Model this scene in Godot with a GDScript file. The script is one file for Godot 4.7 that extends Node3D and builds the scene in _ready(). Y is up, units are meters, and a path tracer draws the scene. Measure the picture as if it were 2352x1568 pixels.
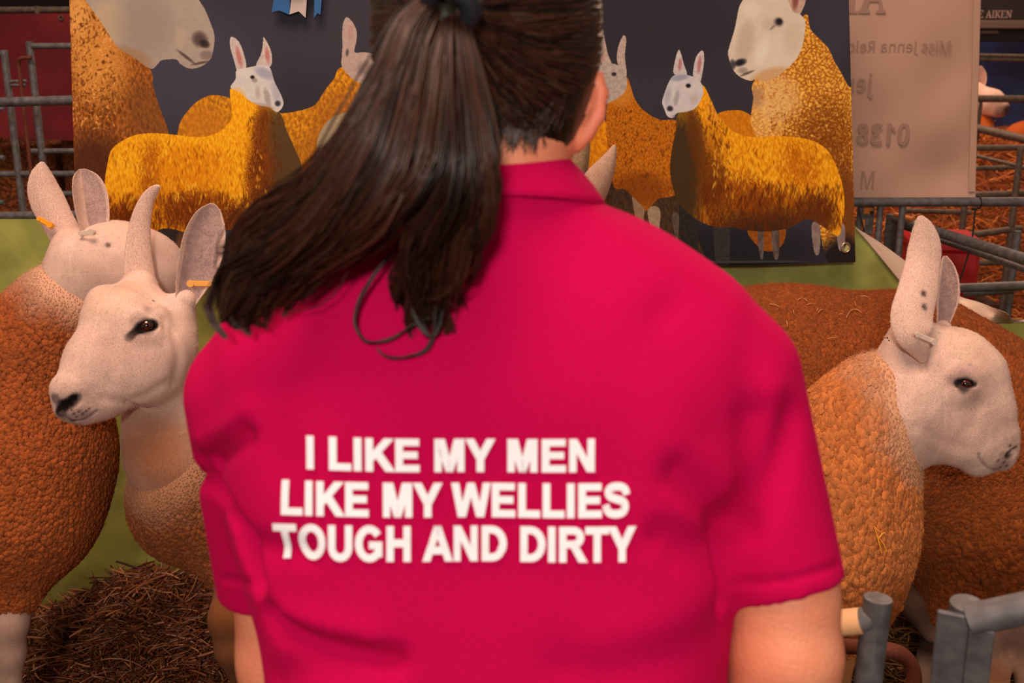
extends Node3D
# A sheep-show pen: a woman in a raspberry polo shirt seen from behind, rams in front of a printed banner.

const F := 2300.0          # focal length in pixels of the 2352 x 1568 frame
const CAM := Vector3(0, 1.45, 0)
const PITCH := -14.2
var cam_basis := Basis(Vector3.RIGHT, deg_to_rad(PITCH))
var rng := RandomNumberGenerator.new()
var names := {}
var M := {}
var T0 := 0

# ---------------------------------------------------------------- helpers: places
func P(x: float, y: float, d: float) -> Vector3:      # a point at distance d in front of the lens, on the sight line of (x, y)
	return CAM + cam_basis * Vector3((x - 1176.0) / F * d, -(y - 784.0) / F * d, -d)

func S(px: float, d: float) -> float:                  # a length of px pixels at distance d, in metres
	return px / F * d

func on_z(x: float, y: float, z: float) -> Vector3:    # where the sight line of (x, y) meets the upright plane z
	var v := P(x, y, 1.0) - CAM
	return CAM + v * ((z - CAM.z) / v.z)

func lin(r: float, g: float, b: float) -> Color:
	return Color(r / 255.0, g / 255.0, b / 255.0).srgb_to_linear()

func srgb(r: float, g: float, b: float) -> Color:
	return Color(r / 255.0, g / 255.0, b / 255.0)

func tick(what: String) -> void:
	print(what, " ", Time.get_ticks_msec() - T0, " ms")

# ---------------------------------------------------------------- helpers: nodes
func numbered(called: String) -> String:
	if not names.has(called):
		names[called] = 0
		return called
	names[called] += 1
	return "%s_%03d" % [called, names[called]]

func tag(o: Node3D, label: String, category: String, group := "", kind := "") -> Node3D:
	if label: o.set_meta("label", label)
	if category: o.set_meta("category", category)
	if group: o.set_meta("group", group)
	if kind: o.set_meta("kind", kind)
	return o

func thing(called: String, at: Vector3, label: String, category: String, group := "", kind := "") -> Node3D:
	var o := Node3D.new()
	o.name = numbered(called)
	add_child(o)
	o.position = at
	tag(o, label, category, group, kind)
	return o

func obj(called: String, mesh: Mesh, mat: Material, parent: Node3D = null) -> MeshInstance3D:   # mesh in world places; moved under its parent
	var o := MeshInstance3D.new()
	o.mesh = mesh
	o.material_override = mat
	o.cast_shadow = GeometryInstance3D.SHADOW_CASTING_SETTING_ON
	if parent == null:
		o.name = numbered(called)
		add_child(o)
	else:
		o.name = called
		parent.add_child(o, true)
		var back := Vector3.ZERO
		var n: Node = parent
		while n is Node3D and n != self:
			back -= n.position
			n = n.get_parent()
		o.position = back
	return o

func mat(col: Color, rough := 0.8, metal := 0.0, vc := false) -> StandardMaterial3D:
	var m := StandardMaterial3D.new()
	m.albedo_color = col
	m.roughness = rough
	m.metallic = metal
	m.vertex_color_use_as_albedo = vc
	return m

func noise_tex(kind: int, freq: float, size: int, ramp_lo: float, ramp_hi: float, seed_: int, fractal := 3) -> NoiseTexture2D:
	var n := FastNoiseLite.new()
	n.noise_type = kind
	n.frequency = freq
	n.seed = seed_
	n.fractal_octaves = fractal
	var t := NoiseTexture2D.new()
	t.width = size
	t.height = size
	t.seamless = true
	var g := Gradient.new()
	g.colors = PackedColorArray([Color(ramp_lo, ramp_lo, ramp_lo), Color(ramp_hi, ramp_hi, ramp_hi)])
	t.color_ramp = g
	t.noise = n
	return t

func relief(m: StandardMaterial3D, tex: Texture2D, cm: float, scale: Vector3, colour_too := false) -> StandardMaterial3D:
	m.uv1_triplanar = true
	m.uv1_scale = scale
	m.heightmap_enabled = true
	m.heightmap_scale = cm
	m.heightmap_texture = tex
	if colour_too:
		m.albedo_texture = tex
	return m

# ---------------------------------------------------------------- helpers: plain meshes
class Build:                                             # collects triangles of one mesh
	var v := PackedVector3Array()
	var n := PackedVector3Array()
	var c := PackedColorArray()
	var uv := PackedVector2Array()
	var i := PackedInt32Array()
	func mesh() -> ArrayMesh:
		var a := []
		a.resize(Mesh.ARRAY_MAX)
		a[Mesh.ARRAY_VERTEX] = v
		if n.size() == v.size(): a[Mesh.ARRAY_NORMAL] = n
		if c.size() == v.size(): a[Mesh.ARRAY_COLOR] = c
		if uv.size() == v.size(): a[Mesh.ARRAY_TEX_UV] = uv
		a[Mesh.ARRAY_INDEX] = i
		var m := ArrayMesh.new()
		m.add_surface_from_arrays(Mesh.PRIMITIVE_TRIANGLES, a)
		return m
	func groove(line: Array, wide: float, deep: float, tint := Color(0, 0, 0, 0)) -> void:    # presses a soft line into the surface (deep < 0 raises it)
		var lo := Vector3.INF
		var hi := -Vector3.INF
		for p in line:
			lo = lo.min(p)
			hi = hi.max(p)
		var g := Vector3.ONE * wide * 2.6
		lo -= g
		hi += g
		for k in v.size():
			var p := v[k]
			if p.x < lo.x or p.y < lo.y or p.z < lo.z or p.x > hi.x or p.y > hi.y or p.z > hi.z: continue
			var best := 1e3
			for j in line.size() - 1:
				var a: Vector3 = line[j]
				var b: Vector3 = line[j + 1]
				var t := clampf((p - a).dot(b - a) / maxf((b - a).length_squared(), 1e-9), 0.0, 1.0)
				best = minf(best, p.distance_to(a.lerp(b, t)))
			if best < wide * 2.6:
				var w := exp(-best * best / (wide * wide))
				v[k] = p - n[k] * deep * w
				if tint.a > 0.0: c[k] = c[k].lerp(Color(tint.r, tint.g, tint.b), w * tint.a)
	func smooth() -> void:                               # normals from the faces (front faces clockwise)
		n.resize(v.size())
		n.fill(Vector3.ZERO)
		for t in range(0, i.size(), 3):
			var a := i[t]
			var b := i[t + 1]
			var d := i[t + 2]
			var f := (v[d] - v[a]).cross(v[b] - v[a])
			n[a] += f
			n[b] += f
			n[d] += f
		for k in n.size():
			n[k] = n[k].normalized()
	func grid(rows: int, cols: int, first: int, wrap := false, flip := false) -> void:
		for r in rows - 1:
			for q in (cols if wrap else cols - 1):
				var a := first + r * cols + q
				var b := first + r * cols + (q + 1) % cols
				var d := a + cols
				var e := b + cols
				if flip: i.append_array([a, d, b, b, d, e])
				else: i.append_array([a, b, d, b, e, d])
	func ring(pts: Array, radii: Array, sides: int, col := Color.WHITE, caps := true, oval := 1.0, up := Vector3.ZERO) -> void:   # a tube along pts
		var first := v.size()
		var m := pts.size()
		var side := Vector3.ZERO
		for k in m:
			var t: Vector3 = (pts[mini(k + 1, m - 1)] - pts[maxi(k - 1, 0)]).normalized()
			if side == Vector3.ZERO:
				side = t.cross(up if up != Vector3.ZERO else (Vector3.UP if absf(t.y) < 0.9 else Vector3.RIGHT)).normalized()
			else:
				side = (side - t * side.dot(t)).normalized()
			var b := t.cross(side)
			for q in sides:
				var a := TAU * q / sides
				var o := side * cos(a) + b * sin(a) * oval
				v.append(pts[k] + o * radii[k])
				n.append((side * cos(a) * oval + b * sin(a)).normalized())
				c.append(col)
		grid(m, sides, first, true, true)
		if caps:
			for end in [0, m - 1]:
				var t: Vector3 = (pts[1] - pts[0]).normalized() * -1.0 if end == 0 else (pts[m - 1] - pts[m - 2]).normalized()
				var base := v.size()
				v.append(pts[end])
				n.append(t)
				c.append(col)
				for q in sides:
					v.append(v[first + end * sides + q])
					n.append(t)
					c.append(col)
				for q in sides:
					var x := base + 1 + q
					var y := base + 1 + (q + 1) % sides
					if end == 0: i.append_array([base, x, y])
					else: i.append_array([base, y, x])
	func box(at: Basis, centre: Vector3, size: Vector3, bevel := 0.002, col := Color.WHITE) -> void:
		var h := size * 0.5
		bevel = minf(bevel, minf(h.x, minf(h.y, h.z)) * 0.9)
		# eight corners times three, joined as a chamfered box
		var idx := {}
		for sx in [-1, 1]:
			for sy in [-1, 1]:
				for sz in [-1, 1]:
					for ax in 3:
						var p := Vector3(sx * h.x, sy * h.y, sz * h.z)
						for o in 3:
							if o != ax: p[o] -= [sx, sy, sz][o] * bevel
						idx[[sx, sy, sz, ax]] = p
		var quads := []
		for ax in 3:
			var u := (ax + 1) % 3
			var w := (ax + 2) % 3
			for s in [-1, 1]:
				var q := []
				for st in [[-1, -1], [1, -1], [1, 1], [-1, 1]]:
					var k := [0, 0, 0]
					k[ax] = s
					k[u] = st[0]
					k[w] = st[1]
					q.append(idx[[k[0], k[1], k[2], ax]])
				quads.append(q)
			for s1 in [-1, 1]:
				for s2 in [-1, 1]:
					var q := []
					for st in [[-1, u], [1, u], [1, w], [-1, w]]:
						var k := [0, 0, 0]
						k[ax] = st[0]
						k[u] = s1
						k[w] = s2
						q.append(idx[[k[0], k[1], k[2], st[1]]])
					quads.append(q)
		for sx in [-1, 1]:
			for sy in [-1, 1]:
				for sz in [-1, 1]:
					quads.append([idx[[sx, sy, sz, 0]], idx[[sx, sy, sz, 1]], idx[[sx, sy, sz, 2]]])
		for q in quads:
			var mid := Vector3.ZERO
			for p in q: mid += p
			var f: Vector3 = (q[1] - q[0]).cross(q[2] - q[0])
			if f.dot(mid) > 0: q.reverse()
			f = at * (q[2] - q[0]).cross(q[1] - q[0])
			var b := v.size()
			for p in q:
				v.append(centre + at * p)
				n.append(f.normalized())
				c.append(col)
			for t in range(1, q.size() - 1): i.append_array([b, b + t, b + t + 1])

func spline(p: Array, per := 6, closed := false) -> Array:     # Catmull-Rom through Vector2 / 3 / 4 points
	var out := []
	var m := p.size()
	for k in (m if closed else m - 1):
		var a = p[(k - 1 + m) % m] if closed or k > 0 else p[0]
		var b = p[k]
		var c = p[(k + 1) % m]
		var d = p[(k + 2) % m] if closed or k + 2 < m else p[m - 1]
		for s in per:
			var t := float(s) / per
			out.append(0.5 * (2.0 * b + (c - a) * t + (2.0 * a - 5.0 * b + 4.0 * c - d) * t * t + (3.0 * b - a - 3.0 * c + d) * t * t * t))
	if not closed: out.append(p[m - 1])
	return out

func tube(pts: Array, r: float, sides := 12, col := Color.WHITE, caps := true) -> ArrayMesh:
	var b := Build.new()
	var rr := []
	rr.resize(pts.size())
	rr.fill(r)
	b.ring(pts, rr, sides, col, caps)
	return b.mesh()

func bent(pts: Array, r: float) -> Array:                 # rounds the corners of a polyline
	var out := [pts[0]]
	for k in range(1, pts.size() - 1):
		var a: Vector3 = pts[k] + (pts[k - 1] - pts[k]).limit_length(r)
		var b: Vector3 = pts[k] + (pts[k + 1] - pts[k]).limit_length(r)
		for s in 7:
			var t := s / 6.0
			out.append(a.lerp(pts[k], t).lerp(pts[k].lerp(b, t), t))
	out.append(pts[-1])
	return out

# ---------------------------------------------------------------- helpers: blended bodies
class Sdf:                                               # tapered capsules joined by a smooth minimum, meshed as surface nets
	var a := PackedVector3Array()
	var ab := PackedVector3Array()
	var il := PackedFloat32Array()
	var r := PackedFloat32Array()
	var dr := PackedFloat32Array()
	var k := PackedFloat32Array()
	var cut := PackedByteArray()
	var all := PackedInt32Array()
	var planes: Array = []                               # [first prim, last prim, Plane]: prims cut off by a plane
	func cap(p: Vector3, q: Vector3, r0: float, r1: float, blend := 0.03, carve := 0) -> int:
		a.append(p)
		ab.append(q - p)
		il.append(1.0 / maxf((q - p).length_squared(), 1e-9))
		r.append(r0)
		dr.append(r1 - r0)
		k.append(maxf(blend, 1e-4))
		cut.append(carve)
		all.append(a.size() - 1)
		return a.size() - 1
	func ev(p: Vector3, ids: PackedInt32Array) -> float:
		var d := 1e3
		for j in ids:
			var w := p - a[j]
			var v := ab[j]
			var t := clampf(w.dot(v) * il[j], 0.0, 1.0)
			var kk := k[j]
			var c := cut[j]
			var e := (w - v * t).length() - r[j] - dr[j] * t
			if c == 2 and t >= 1.0:
				var s := w.dot(v) * il[j]
				e = maxf((w - v * s).length() - r[j] - dr[j], (s - 1.0) / sqrt(il[j]))
			if c != 1:
				var h := kk - absf(d - e)
				d = minf(d, e)
				if h > 0.0: d -= h * h * 0.25 / kk
			else:
				e = -e
				var h := kk - absf(d - e)
				d = maxf(d, e)
				if h > 0.0: d += h * h * 0.25 / kk
		return d
	func at(p: Vector3) -> float:
		return ev(p, all)
	func grad(p: Vector3, h := 0.002) -> Vector3:
		return Vector3(at(p + Vector3(h, 0, 0)) - at(p - Vector3(h, 0, 0)), at(p + Vector3(0, h, 0)) - at(p - Vector3(0, h, 0)), at(p + Vector3(0, 0, h)) - at(p - Vector3(0, 0, h))).normalized()
	func hit(from: Vector3, to: Vector3, ids := PackedInt32Array(), start := 0.3) -> Vector3:     # first surface point on the line
		var dir := (to - from).normalized()
		var t := start
		if ids.is_empty(): ids = all
		for s in 160:
			var d := ev(from + dir * t, ids)
			if d < 0.0004: break
			t += d * 0.7
		return from + dir * t
	func build(cell: float) -> Build:
		var out := Build.new()
		var lo := Vector3.INF
		var hi := -Vector3.INF
		for j in a.size():
			if cut[j] == 1: continue
			var rr := maxf(r[j], r[j] + dr[j]) + k[j] * 0.3 + cell * 2
			for p in [a[j], a[j] + ab[j]]:
				lo = lo.min(p - Vector3(rr, rr, rr))
				hi = hi.max(p + Vector3(rr, rr, rr))
		var B := 8
		var nb := ((hi - lo) / (cell * B)).ceil()
		var nx := int(nb.x) * B + 2
		var ny := int(nb.y) * B + 2
		var half := cell * B * 0.5
		var reach := half * 1.75
		var where := {}
		var edges := PackedInt64Array()
		var vals := PackedFloat32Array()
		vals.resize(729)
		for bz in int(nb.z):
			for by in int(nb.y):
				for bx in int(nb.x):
					var mid := lo + Vector3(bx, by, bz) * (cell * B) + Vector3(half, half, half)
					var ids := PackedInt32Array()
					var solid := false
					for j in a.size():
						var w := mid - a[j]
						var t := clampf(w.dot(ab[j]) * il[j], 0.0, 1.0)
						var e := (w - ab[j] * t).length() - r[j] - dr[j] * t
						if e < reach * 1.15 + k[j] * 2.0:
							ids.append(j)
							if cut[j] != 1: solid = true
					if not solid: continue
					var dm := ev(mid, ids)
					if absf(dm) > reach * 1.3: continue
					var base := lo + Vector3(bx, by, bz) * (cell * B)
					var q := 0
					for z in 9:
						for y in 9:
							for x in 9:
								vals[q] = ev(base + Vector3(x, y, z) * cell, ids)
								q += 1
					for z in 8:
						for y in 8:
							for x in 8:
								var o := x + y * 9 + z * 81
								var v0 := vals[o]
								var s0 := v0 < 0.0
								var v1 := vals[o + 1]
								var v2 := vals[o + 9]
								var v3 := vals[o + 10]
								var v4 := vals[o + 81]
								var v5 := vals[o + 82]
								var v6 := vals[o + 90]
								var v7 := vals[o + 91]
								if (v1 < 0.0) == s0 and (v2 < 0.0) == s0 and (v3 < 0.0) == s0 and (v4 < 0.0) == s0 and (v5 < 0.0) == s0 and (v6 < 0.0) == s0 and (v7 < 0.0) == s0: continue
								var sum := Vector3.ZERO
								var cnt := 0
								if (v0 < 0.0) != (v1 < 0.0):
									sum += Vector3(v0 / (v0 - v1), 0, 0)
									cnt += 1
								if (v2 < 0.0) != (v3 < 0.0):
									sum += Vector3(v2 / (v2 - v3), 1, 0)
									cnt += 1
								if (v4 < 0.0) != (v5 < 0.0):
									sum += Vector3(v4 / (v4 - v5), 0, 1)
									cnt += 1
								if (v6 < 0.0) != (v7 < 0.0):
									sum += Vector3(v6 / (v6 - v7), 1, 1)
									cnt += 1
								if (v0 < 0.0) != (v2 < 0.0):
									sum += Vector3(0, v0 / (v0 - v2), 0)
									cnt += 1
								if (v1 < 0.0) != (v3 < 0.0):
									sum += Vector3(1, v1 / (v1 - v3), 0)
									cnt += 1
								if (v4 < 0.0) != (v6 < 0.0):
									sum += Vector3(0, v4 / (v4 - v6), 1)
									cnt += 1
								if (v5 < 0.0) != (v7 < 0.0):
									sum += Vector3(1, v5 / (v5 - v7), 1)
									cnt += 1
								if (v0 < 0.0) != (v4 < 0.0):
									sum += Vector3(0, 0, v0 / (v0 - v4))
									cnt += 1
								if (v1 < 0.0) != (v5 < 0.0):
									sum += Vector3(1, 0, v1 / (v1 - v5))
									cnt += 1
								if (v2 < 0.0) != (v6 < 0.0):
									sum += Vector3(0, 1, v2 / (v2 - v6))
									cnt += 1
								if (v3 < 0.0) != (v7 < 0.0):
									sum += Vector3(1, 1, v3 / (v3 - v7))
									cnt += 1
								var key := (bx * 8 + x + 1) + (by * 8 + y + 1) * nx + (bz * 8 + z + 1) * nx * ny
								where[key] = out.v.size()
								out.v.append(base + (Vector3(x, y, z) + sum / cnt) * cell)
								if (v1 < 0.0) != s0: edges.append(key * 8 + (1 if s0 else 0))
								if (v2 < 0.0) != s0: edges.append(key * 8 + 2 + (1 if s0 else 0))
								if (v4 < 0.0) != s0: edges.append(key * 8 + 4 + (1 if s0 else 0))
		var step := [1, nx, nx * ny]
		for e in edges:
			var key := e >> 3
			var ax := (e & 7) >> 1
			var su: int = step[(ax + 1) % 3]
			var sw: int = step[(ax + 2) % 3]
			var p = where.get(key)
			var q = where.get(key - su)
			var s = where.get(key - su - sw)
			var t = where.get(key - sw)
			if p == null or q == null or s == null or t == null: continue
			if e & 1: out.i.append_array([p, s, q, p, t, s])
			else: out.i.append_array([p, q, s, p, s, t])
		out.smooth()
		return out

func blob(s: Sdf, x: float, y: float, d: float, rpx: float, blend := 0.03, carve := 0) -> void:
	s.cap(P(x, y, d), P(x, y, d), S(rpx, d), S(rpx, d), blend, carve)

func limb(s: Sdf, pts: Array, blend := 0.03, carve := 0) -> void:     # a chain of Vector4(x, y, depth, radius in pixels)
	for k in pts.size() - 1:
		var p: Vector4 = pts[k]
		var q: Vector4 = pts[k + 1]
		s.cap(P(p.x, p.y, p.z), P(q.x, q.y, q.z), S(p.w, p.z), S(q.w, q.z), blend, carve)

func V(x: float, y: float, d: float, r: float) -> Vector4:
	return Vector4(x, y, d, r)

# ================================================================ the scene
func _ready() -> void:
	T0 = Time.get_ticks_msec()
	rng.seed = 7
	set_camera_and_light()
	materials()
	build_setting()
	tick("setting")
	build_hurdles()
	build_banners()
	tick("banners")
	build_woman()
	tick("woman")
	build_sheep()
	tick("sheep")
	build_straw()
	tick("straw")

func set_camera_and_light() -> void:
	var cam := Camera3D.new()
	cam.name = "camera"
	cam.fov = rad_to_deg(2.0 * atan(784.0 / F))
	cam.near = 0.05
	cam.far = 60.0
	cam.transform = Transform3D(cam_basis, CAM)
	var at := CameraAttributesPhysical.new()
	at.frustum_focal_length = 35.0
	at.exposure_aperture = 5.6
	at.frustum_focus_distance = 1.85
	cam.attributes = at
	add_child(cam)
	cam.fov = rad_to_deg(2.0 * atan(784.0 / F))
	cam.current = true
	var e := Environment.new()
	e.background_mode = Environment.BG_COLOR
	e.background_color = srgb(255, 214, 190)
	e.background_energy_multiplier = 0.30
	e.tonemap_mode = Environment.TONE_MAPPER_LINEAR
	e.tonemap_exposure = 0.95
	e.sdfgi_enabled = true
	e.ssao_enabled = true
	e.ssil_enabled = true
	var w := WorldEnvironment.new()
	w.name = "world"
	w.environment = e
	add_child(w)
	# the photographer's flash, held high behind the lens
	flash(Vector3(-0.12, 1.96, 1.0), Vector3(0, 1.0, -2.0), 0.22, 3.2, Color(1.0, 0.95, 0.9))
	# daylight and roof lamps of the hall, from high above
	flash(Vector3(-0.6, 4.3, -0.6), Vector3(-0.1, 0.6, -2.0), 1.6, 12.5, srgb(255, 210, 184))
	flash(Vector3(1.5, 4.3, -5.5), Vector3(1.5, 0.0, -5.0), 1.6, 16.0, srgb(255, 206, 170))

func flash(at: Vector3, to: Vector3, size: float, energy: float, col: Color) -> void:
	var l := AreaLight3D.new()
	l.name = numbered("lamp_light")
	l.area_size = Vector2(size, size)
	l.light_color = col
	l.light_energy = energy
	l.area_range = 20.0
	l.shadow_enabled = true
	l.area_normalize_energy = true
	add_child(l)
	l.look_at_from_position(at, to)

func materials() -> void:
	var fine := noise_tex(FastNoiseLite.TYPE_SIMPLEX, 0.03, 256, 0.0, 1.0, 3)
	var speck := noise_tex(FastNoiseLite.TYPE_SIMPLEX, 0.12, 256, 0.72, 1.0, 5)
	var cloth := noise_tex(FastNoiseLite.TYPE_SIMPLEX, 0.25, 256, 0.80, 1.0, 9, 2)
	var patch := noise_tex(FastNoiseLite.TYPE_SIMPLEX, 0.02, 512, 0.62, 1.0, 12, 5)
	M.shirt = relief(mat(srgb(204, 4, 82), 0.9), cloth, 0.05, Vector3(6, 6, 6), true)
	M.shirt.metallic_specular = 0.2
	M.shirt.rim_enabled = true
	M.shirt.rim = 0.3
	M.shirt.rim_tint = 0.9
	M.print_white = mat(srgb(246, 247, 254), 0.6)
	M.skin = relief(mat(Color.WHITE, 0.55, 0.0, true), fine, 0.05, Vector3(20, 20, 20))
	M.skin.subsurf_scatter_enabled = true
	M.skin.subsurf_scatter_strength = 0.15
	M.hair = mat(Color.WHITE, 0.40, 0.0, true)
	M.hair.metallic_specular = 0.45
	M.tie = mat(srgb(18, 22, 34), 0.7)
	M.hide = relief(mat(Color.WHITE, 0.85, 0.0, true), noise_tex(FastNoiseLite.TYPE_SIMPLEX, 0.09, 512, 0.0, 1.0, 21, 3), 0.15, Vector3(9, 22, 9))
	M.hide.rim_enabled = true
	M.hide.rim = 0.08
	M.hide.rim_tint = 0.6
	M.hide.metallic_specular = 0.25
	M.wool = relief(mat(Color.WHITE, 0.95, 0.0, true), noise_tex(FastNoiseLite.TYPE_SIMPLEX, 0.05, 512, 0.0, 1.0, 23, 4), 0.12, Vector3(14, 14, 14))
	M.lock = relief(mat(Color.WHITE, 0.95, 0.0, true), noise_tex(FastNoiseLite.TYPE_SIMPLEX, 0.03, 256, 0.0, 1.0, 24, 3), 0.09, Vector3(0.5, 0.25, 0.5))
	M.eye = mat(Color.WHITE, 0.06, 0.0, true)
	M.eye.clearcoat_enabled = true
	M.eye.clearcoat_roughness = 0.03
	M.tag_yellow = mat(srgb(235, 160, 25), 0.4)
	M.tag_white = mat(srgb(225, 205, 190), 0.4)
	M.steel = relief(mat(srgb(122, 122, 126), 0.6, 0.35), patch, 0.04, Vector3(3, 3, 3), true)
	M.steel_dark = relief(mat(srgb(118, 104, 92), 0.7, 0.2), patch, 0.04, Vector3(3, 3, 3), true)
	M.rust = relief(mat(srgb(120, 58, 36), 0.8, 0.1), speck, 0.05, Vector3(6, 6, 6), true)
	M.paint_orange = mat(srgb(205, 120, 40), 0.7)
	M.black = mat(srgb(22, 20, 20), 0.6)
	M.green = relief(mat(srgb(184, 192, 98), 0.5), noise_tex(FastNoiseLite.TYPE_SIMPLEX, 0.01, 512, 0.78, 1.0, 31, 5), 0.02, Vector3(1.3, 1.3, 1.3), true)
	M.sheet_back = mat(srgb(222, 196, 176), 0.55)
	M.white_vinyl = relief(mat(srgb(196, 160, 140), 0.6), noise_tex(FastNoiseLite.TYPE_SIMPLEX, 0.006, 256, 0.93, 1.0, 33, 2), 0.0, Vector3(1, 1, 1), true)
	M.ghost = mat(srgb(158, 127, 112), 0.6)
	M.red_tarp = relief(mat(srgb(128, 8, 28), 0.6), noise_tex(FastNoiseLite.TYPE_SIMPLEX, 0.012, 256, 0.7, 1.0, 35, 4), 0.4, Vector3(1, 1, 1), true)
	M.blue_tarp = relief(mat(srgb(28, 44, 96), 0.5), noise_tex(FastNoiseLite.TYPE_SIMPLEX, 0.012, 256, 0.6, 1.0, 36, 4), 0.6, Vector3(1, 1, 1), true)
	M.sign = mat(srgb(34, 26, 28), 0.6)
	M.sign_text = mat(srgb(190, 160, 150), 0.6)
	M.panel_grey = mat(srgb(104, 88, 80), 0.7)
	M.dark = mat(srgb(30, 22, 20), 0.9)
	M.red_plastic = mat(srgb(190, 22, 36), 0.4)
	M.floor = relief(mat(srgb(108, 62, 30), 0.95), noise_tex(FastNoiseLite.TYPE_SIMPLEX, 0.03, 512, 0.45, 1.0, 41, 5), 3.0, Vector3(1.2, 1.2, 1.2), true)
	M.bank = relief(mat(srgb(176, 96, 40), 0.95), noise_tex(FastNoiseLite.TYPE_SIMPLEX, 0.05, 512, 0.4, 1.0, 44, 5), 3.0, Vector3(1.5, 1.5, 1.5), true)
	M.straw = mat(Color.WHITE, 0.32, 0.0, true)
	M.straw_dry = mat(Color.WHITE, 0.75, 0.0, true)
	M.blue_ribbon = mat(srgb(14, 92, 158), 0.45)
	M.white_ribbon = mat(srgb(196, 184, 178), 0.6)
	M.brass = mat(srgb(205, 170, 140), 0.28, 0.9)
	M.jeans = relief(mat(srgb(40, 48, 70), 0.9), cloth, 0.05, Vector3(8, 8, 8), true)

# ---------------------------------------------------------------- the setting
func build_setting() -> void:
	var b := Build.new()
	b.box(Basis(), Vector3(0, -0.05, -4.0), Vector3(16, 0.1, 13), 0.002)
	var fl := obj("floor", b.mesh(), M.floor)
	tag(fl, "straw-strewn barn floor under the pens", "floor", "", "structure")
	b = Build.new()
	b.box(Basis(), Vector3(0, 1.8, -9.6), Vector3(16, 3.8, 0.2), 0.002)
	tag(obj("wall_back", b.mesh(), M.dark), "dark back wall of the hall behind all pens", "wall", "", "structure")

func sheet(rows: Array, mat_: Material, called: String, parent: Node3D = null, thick := 0.002, uvs := false, per := 6) -> MeshInstance3D:
	# rows of world points, smoothed both ways, given a thickness
	var fine := []
	for r in rows: fine.append(spline(r, per))
	var cols: int = fine[0].size()
	var grid := []
	for q in cols:
		var col := []
		for r in fine: col.append(r[q])
		grid.append(spline(col, per))
	var n: int = grid[0].size()
	var b := Build.new()
	for q in cols:
		for r in n:
			b.v.append(grid[q][r])
			if uvs: b.uv.append(Vector2(float(q) / (cols - 1), float(r) / (n - 1)))
	b.grid(cols, n, 0, false, true)
	b.smooth()
	var m := b.v.size()
	for k in m:
		b.v.append(b.v[k] - b.n[k] * thick)
		b.n.append(-b.n[k])
		if uvs: b.uv.append(b.uv[k])
	b.grid(cols, n, m, false, false)
	# rim
	var loop := []
	for q in cols: loop.append(q * n)
	for r in range(1, n): loop.append((cols - 1) * n + r)
	for q in range(cols - 2, -1, -1): loop.append(q * n + n - 1)
	for r in range(n - 2, 0, -1): loop.append(r)
	for k in loop.size():
		var x: int = loop[k]
		var y: int = loop[(k + 1) % loop.size()]
		b.i.append_array([x, y, x + m, y, y + m, x + m])
	return obj(called, b.mesh(), mat_, parent)

func rail(parent: Node3D, called: String, pts: Array, r: float, m: Material, sides := 14) -> MeshInstance3D:
	return obj(called, tube(pts, r, sides), m, parent)

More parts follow.
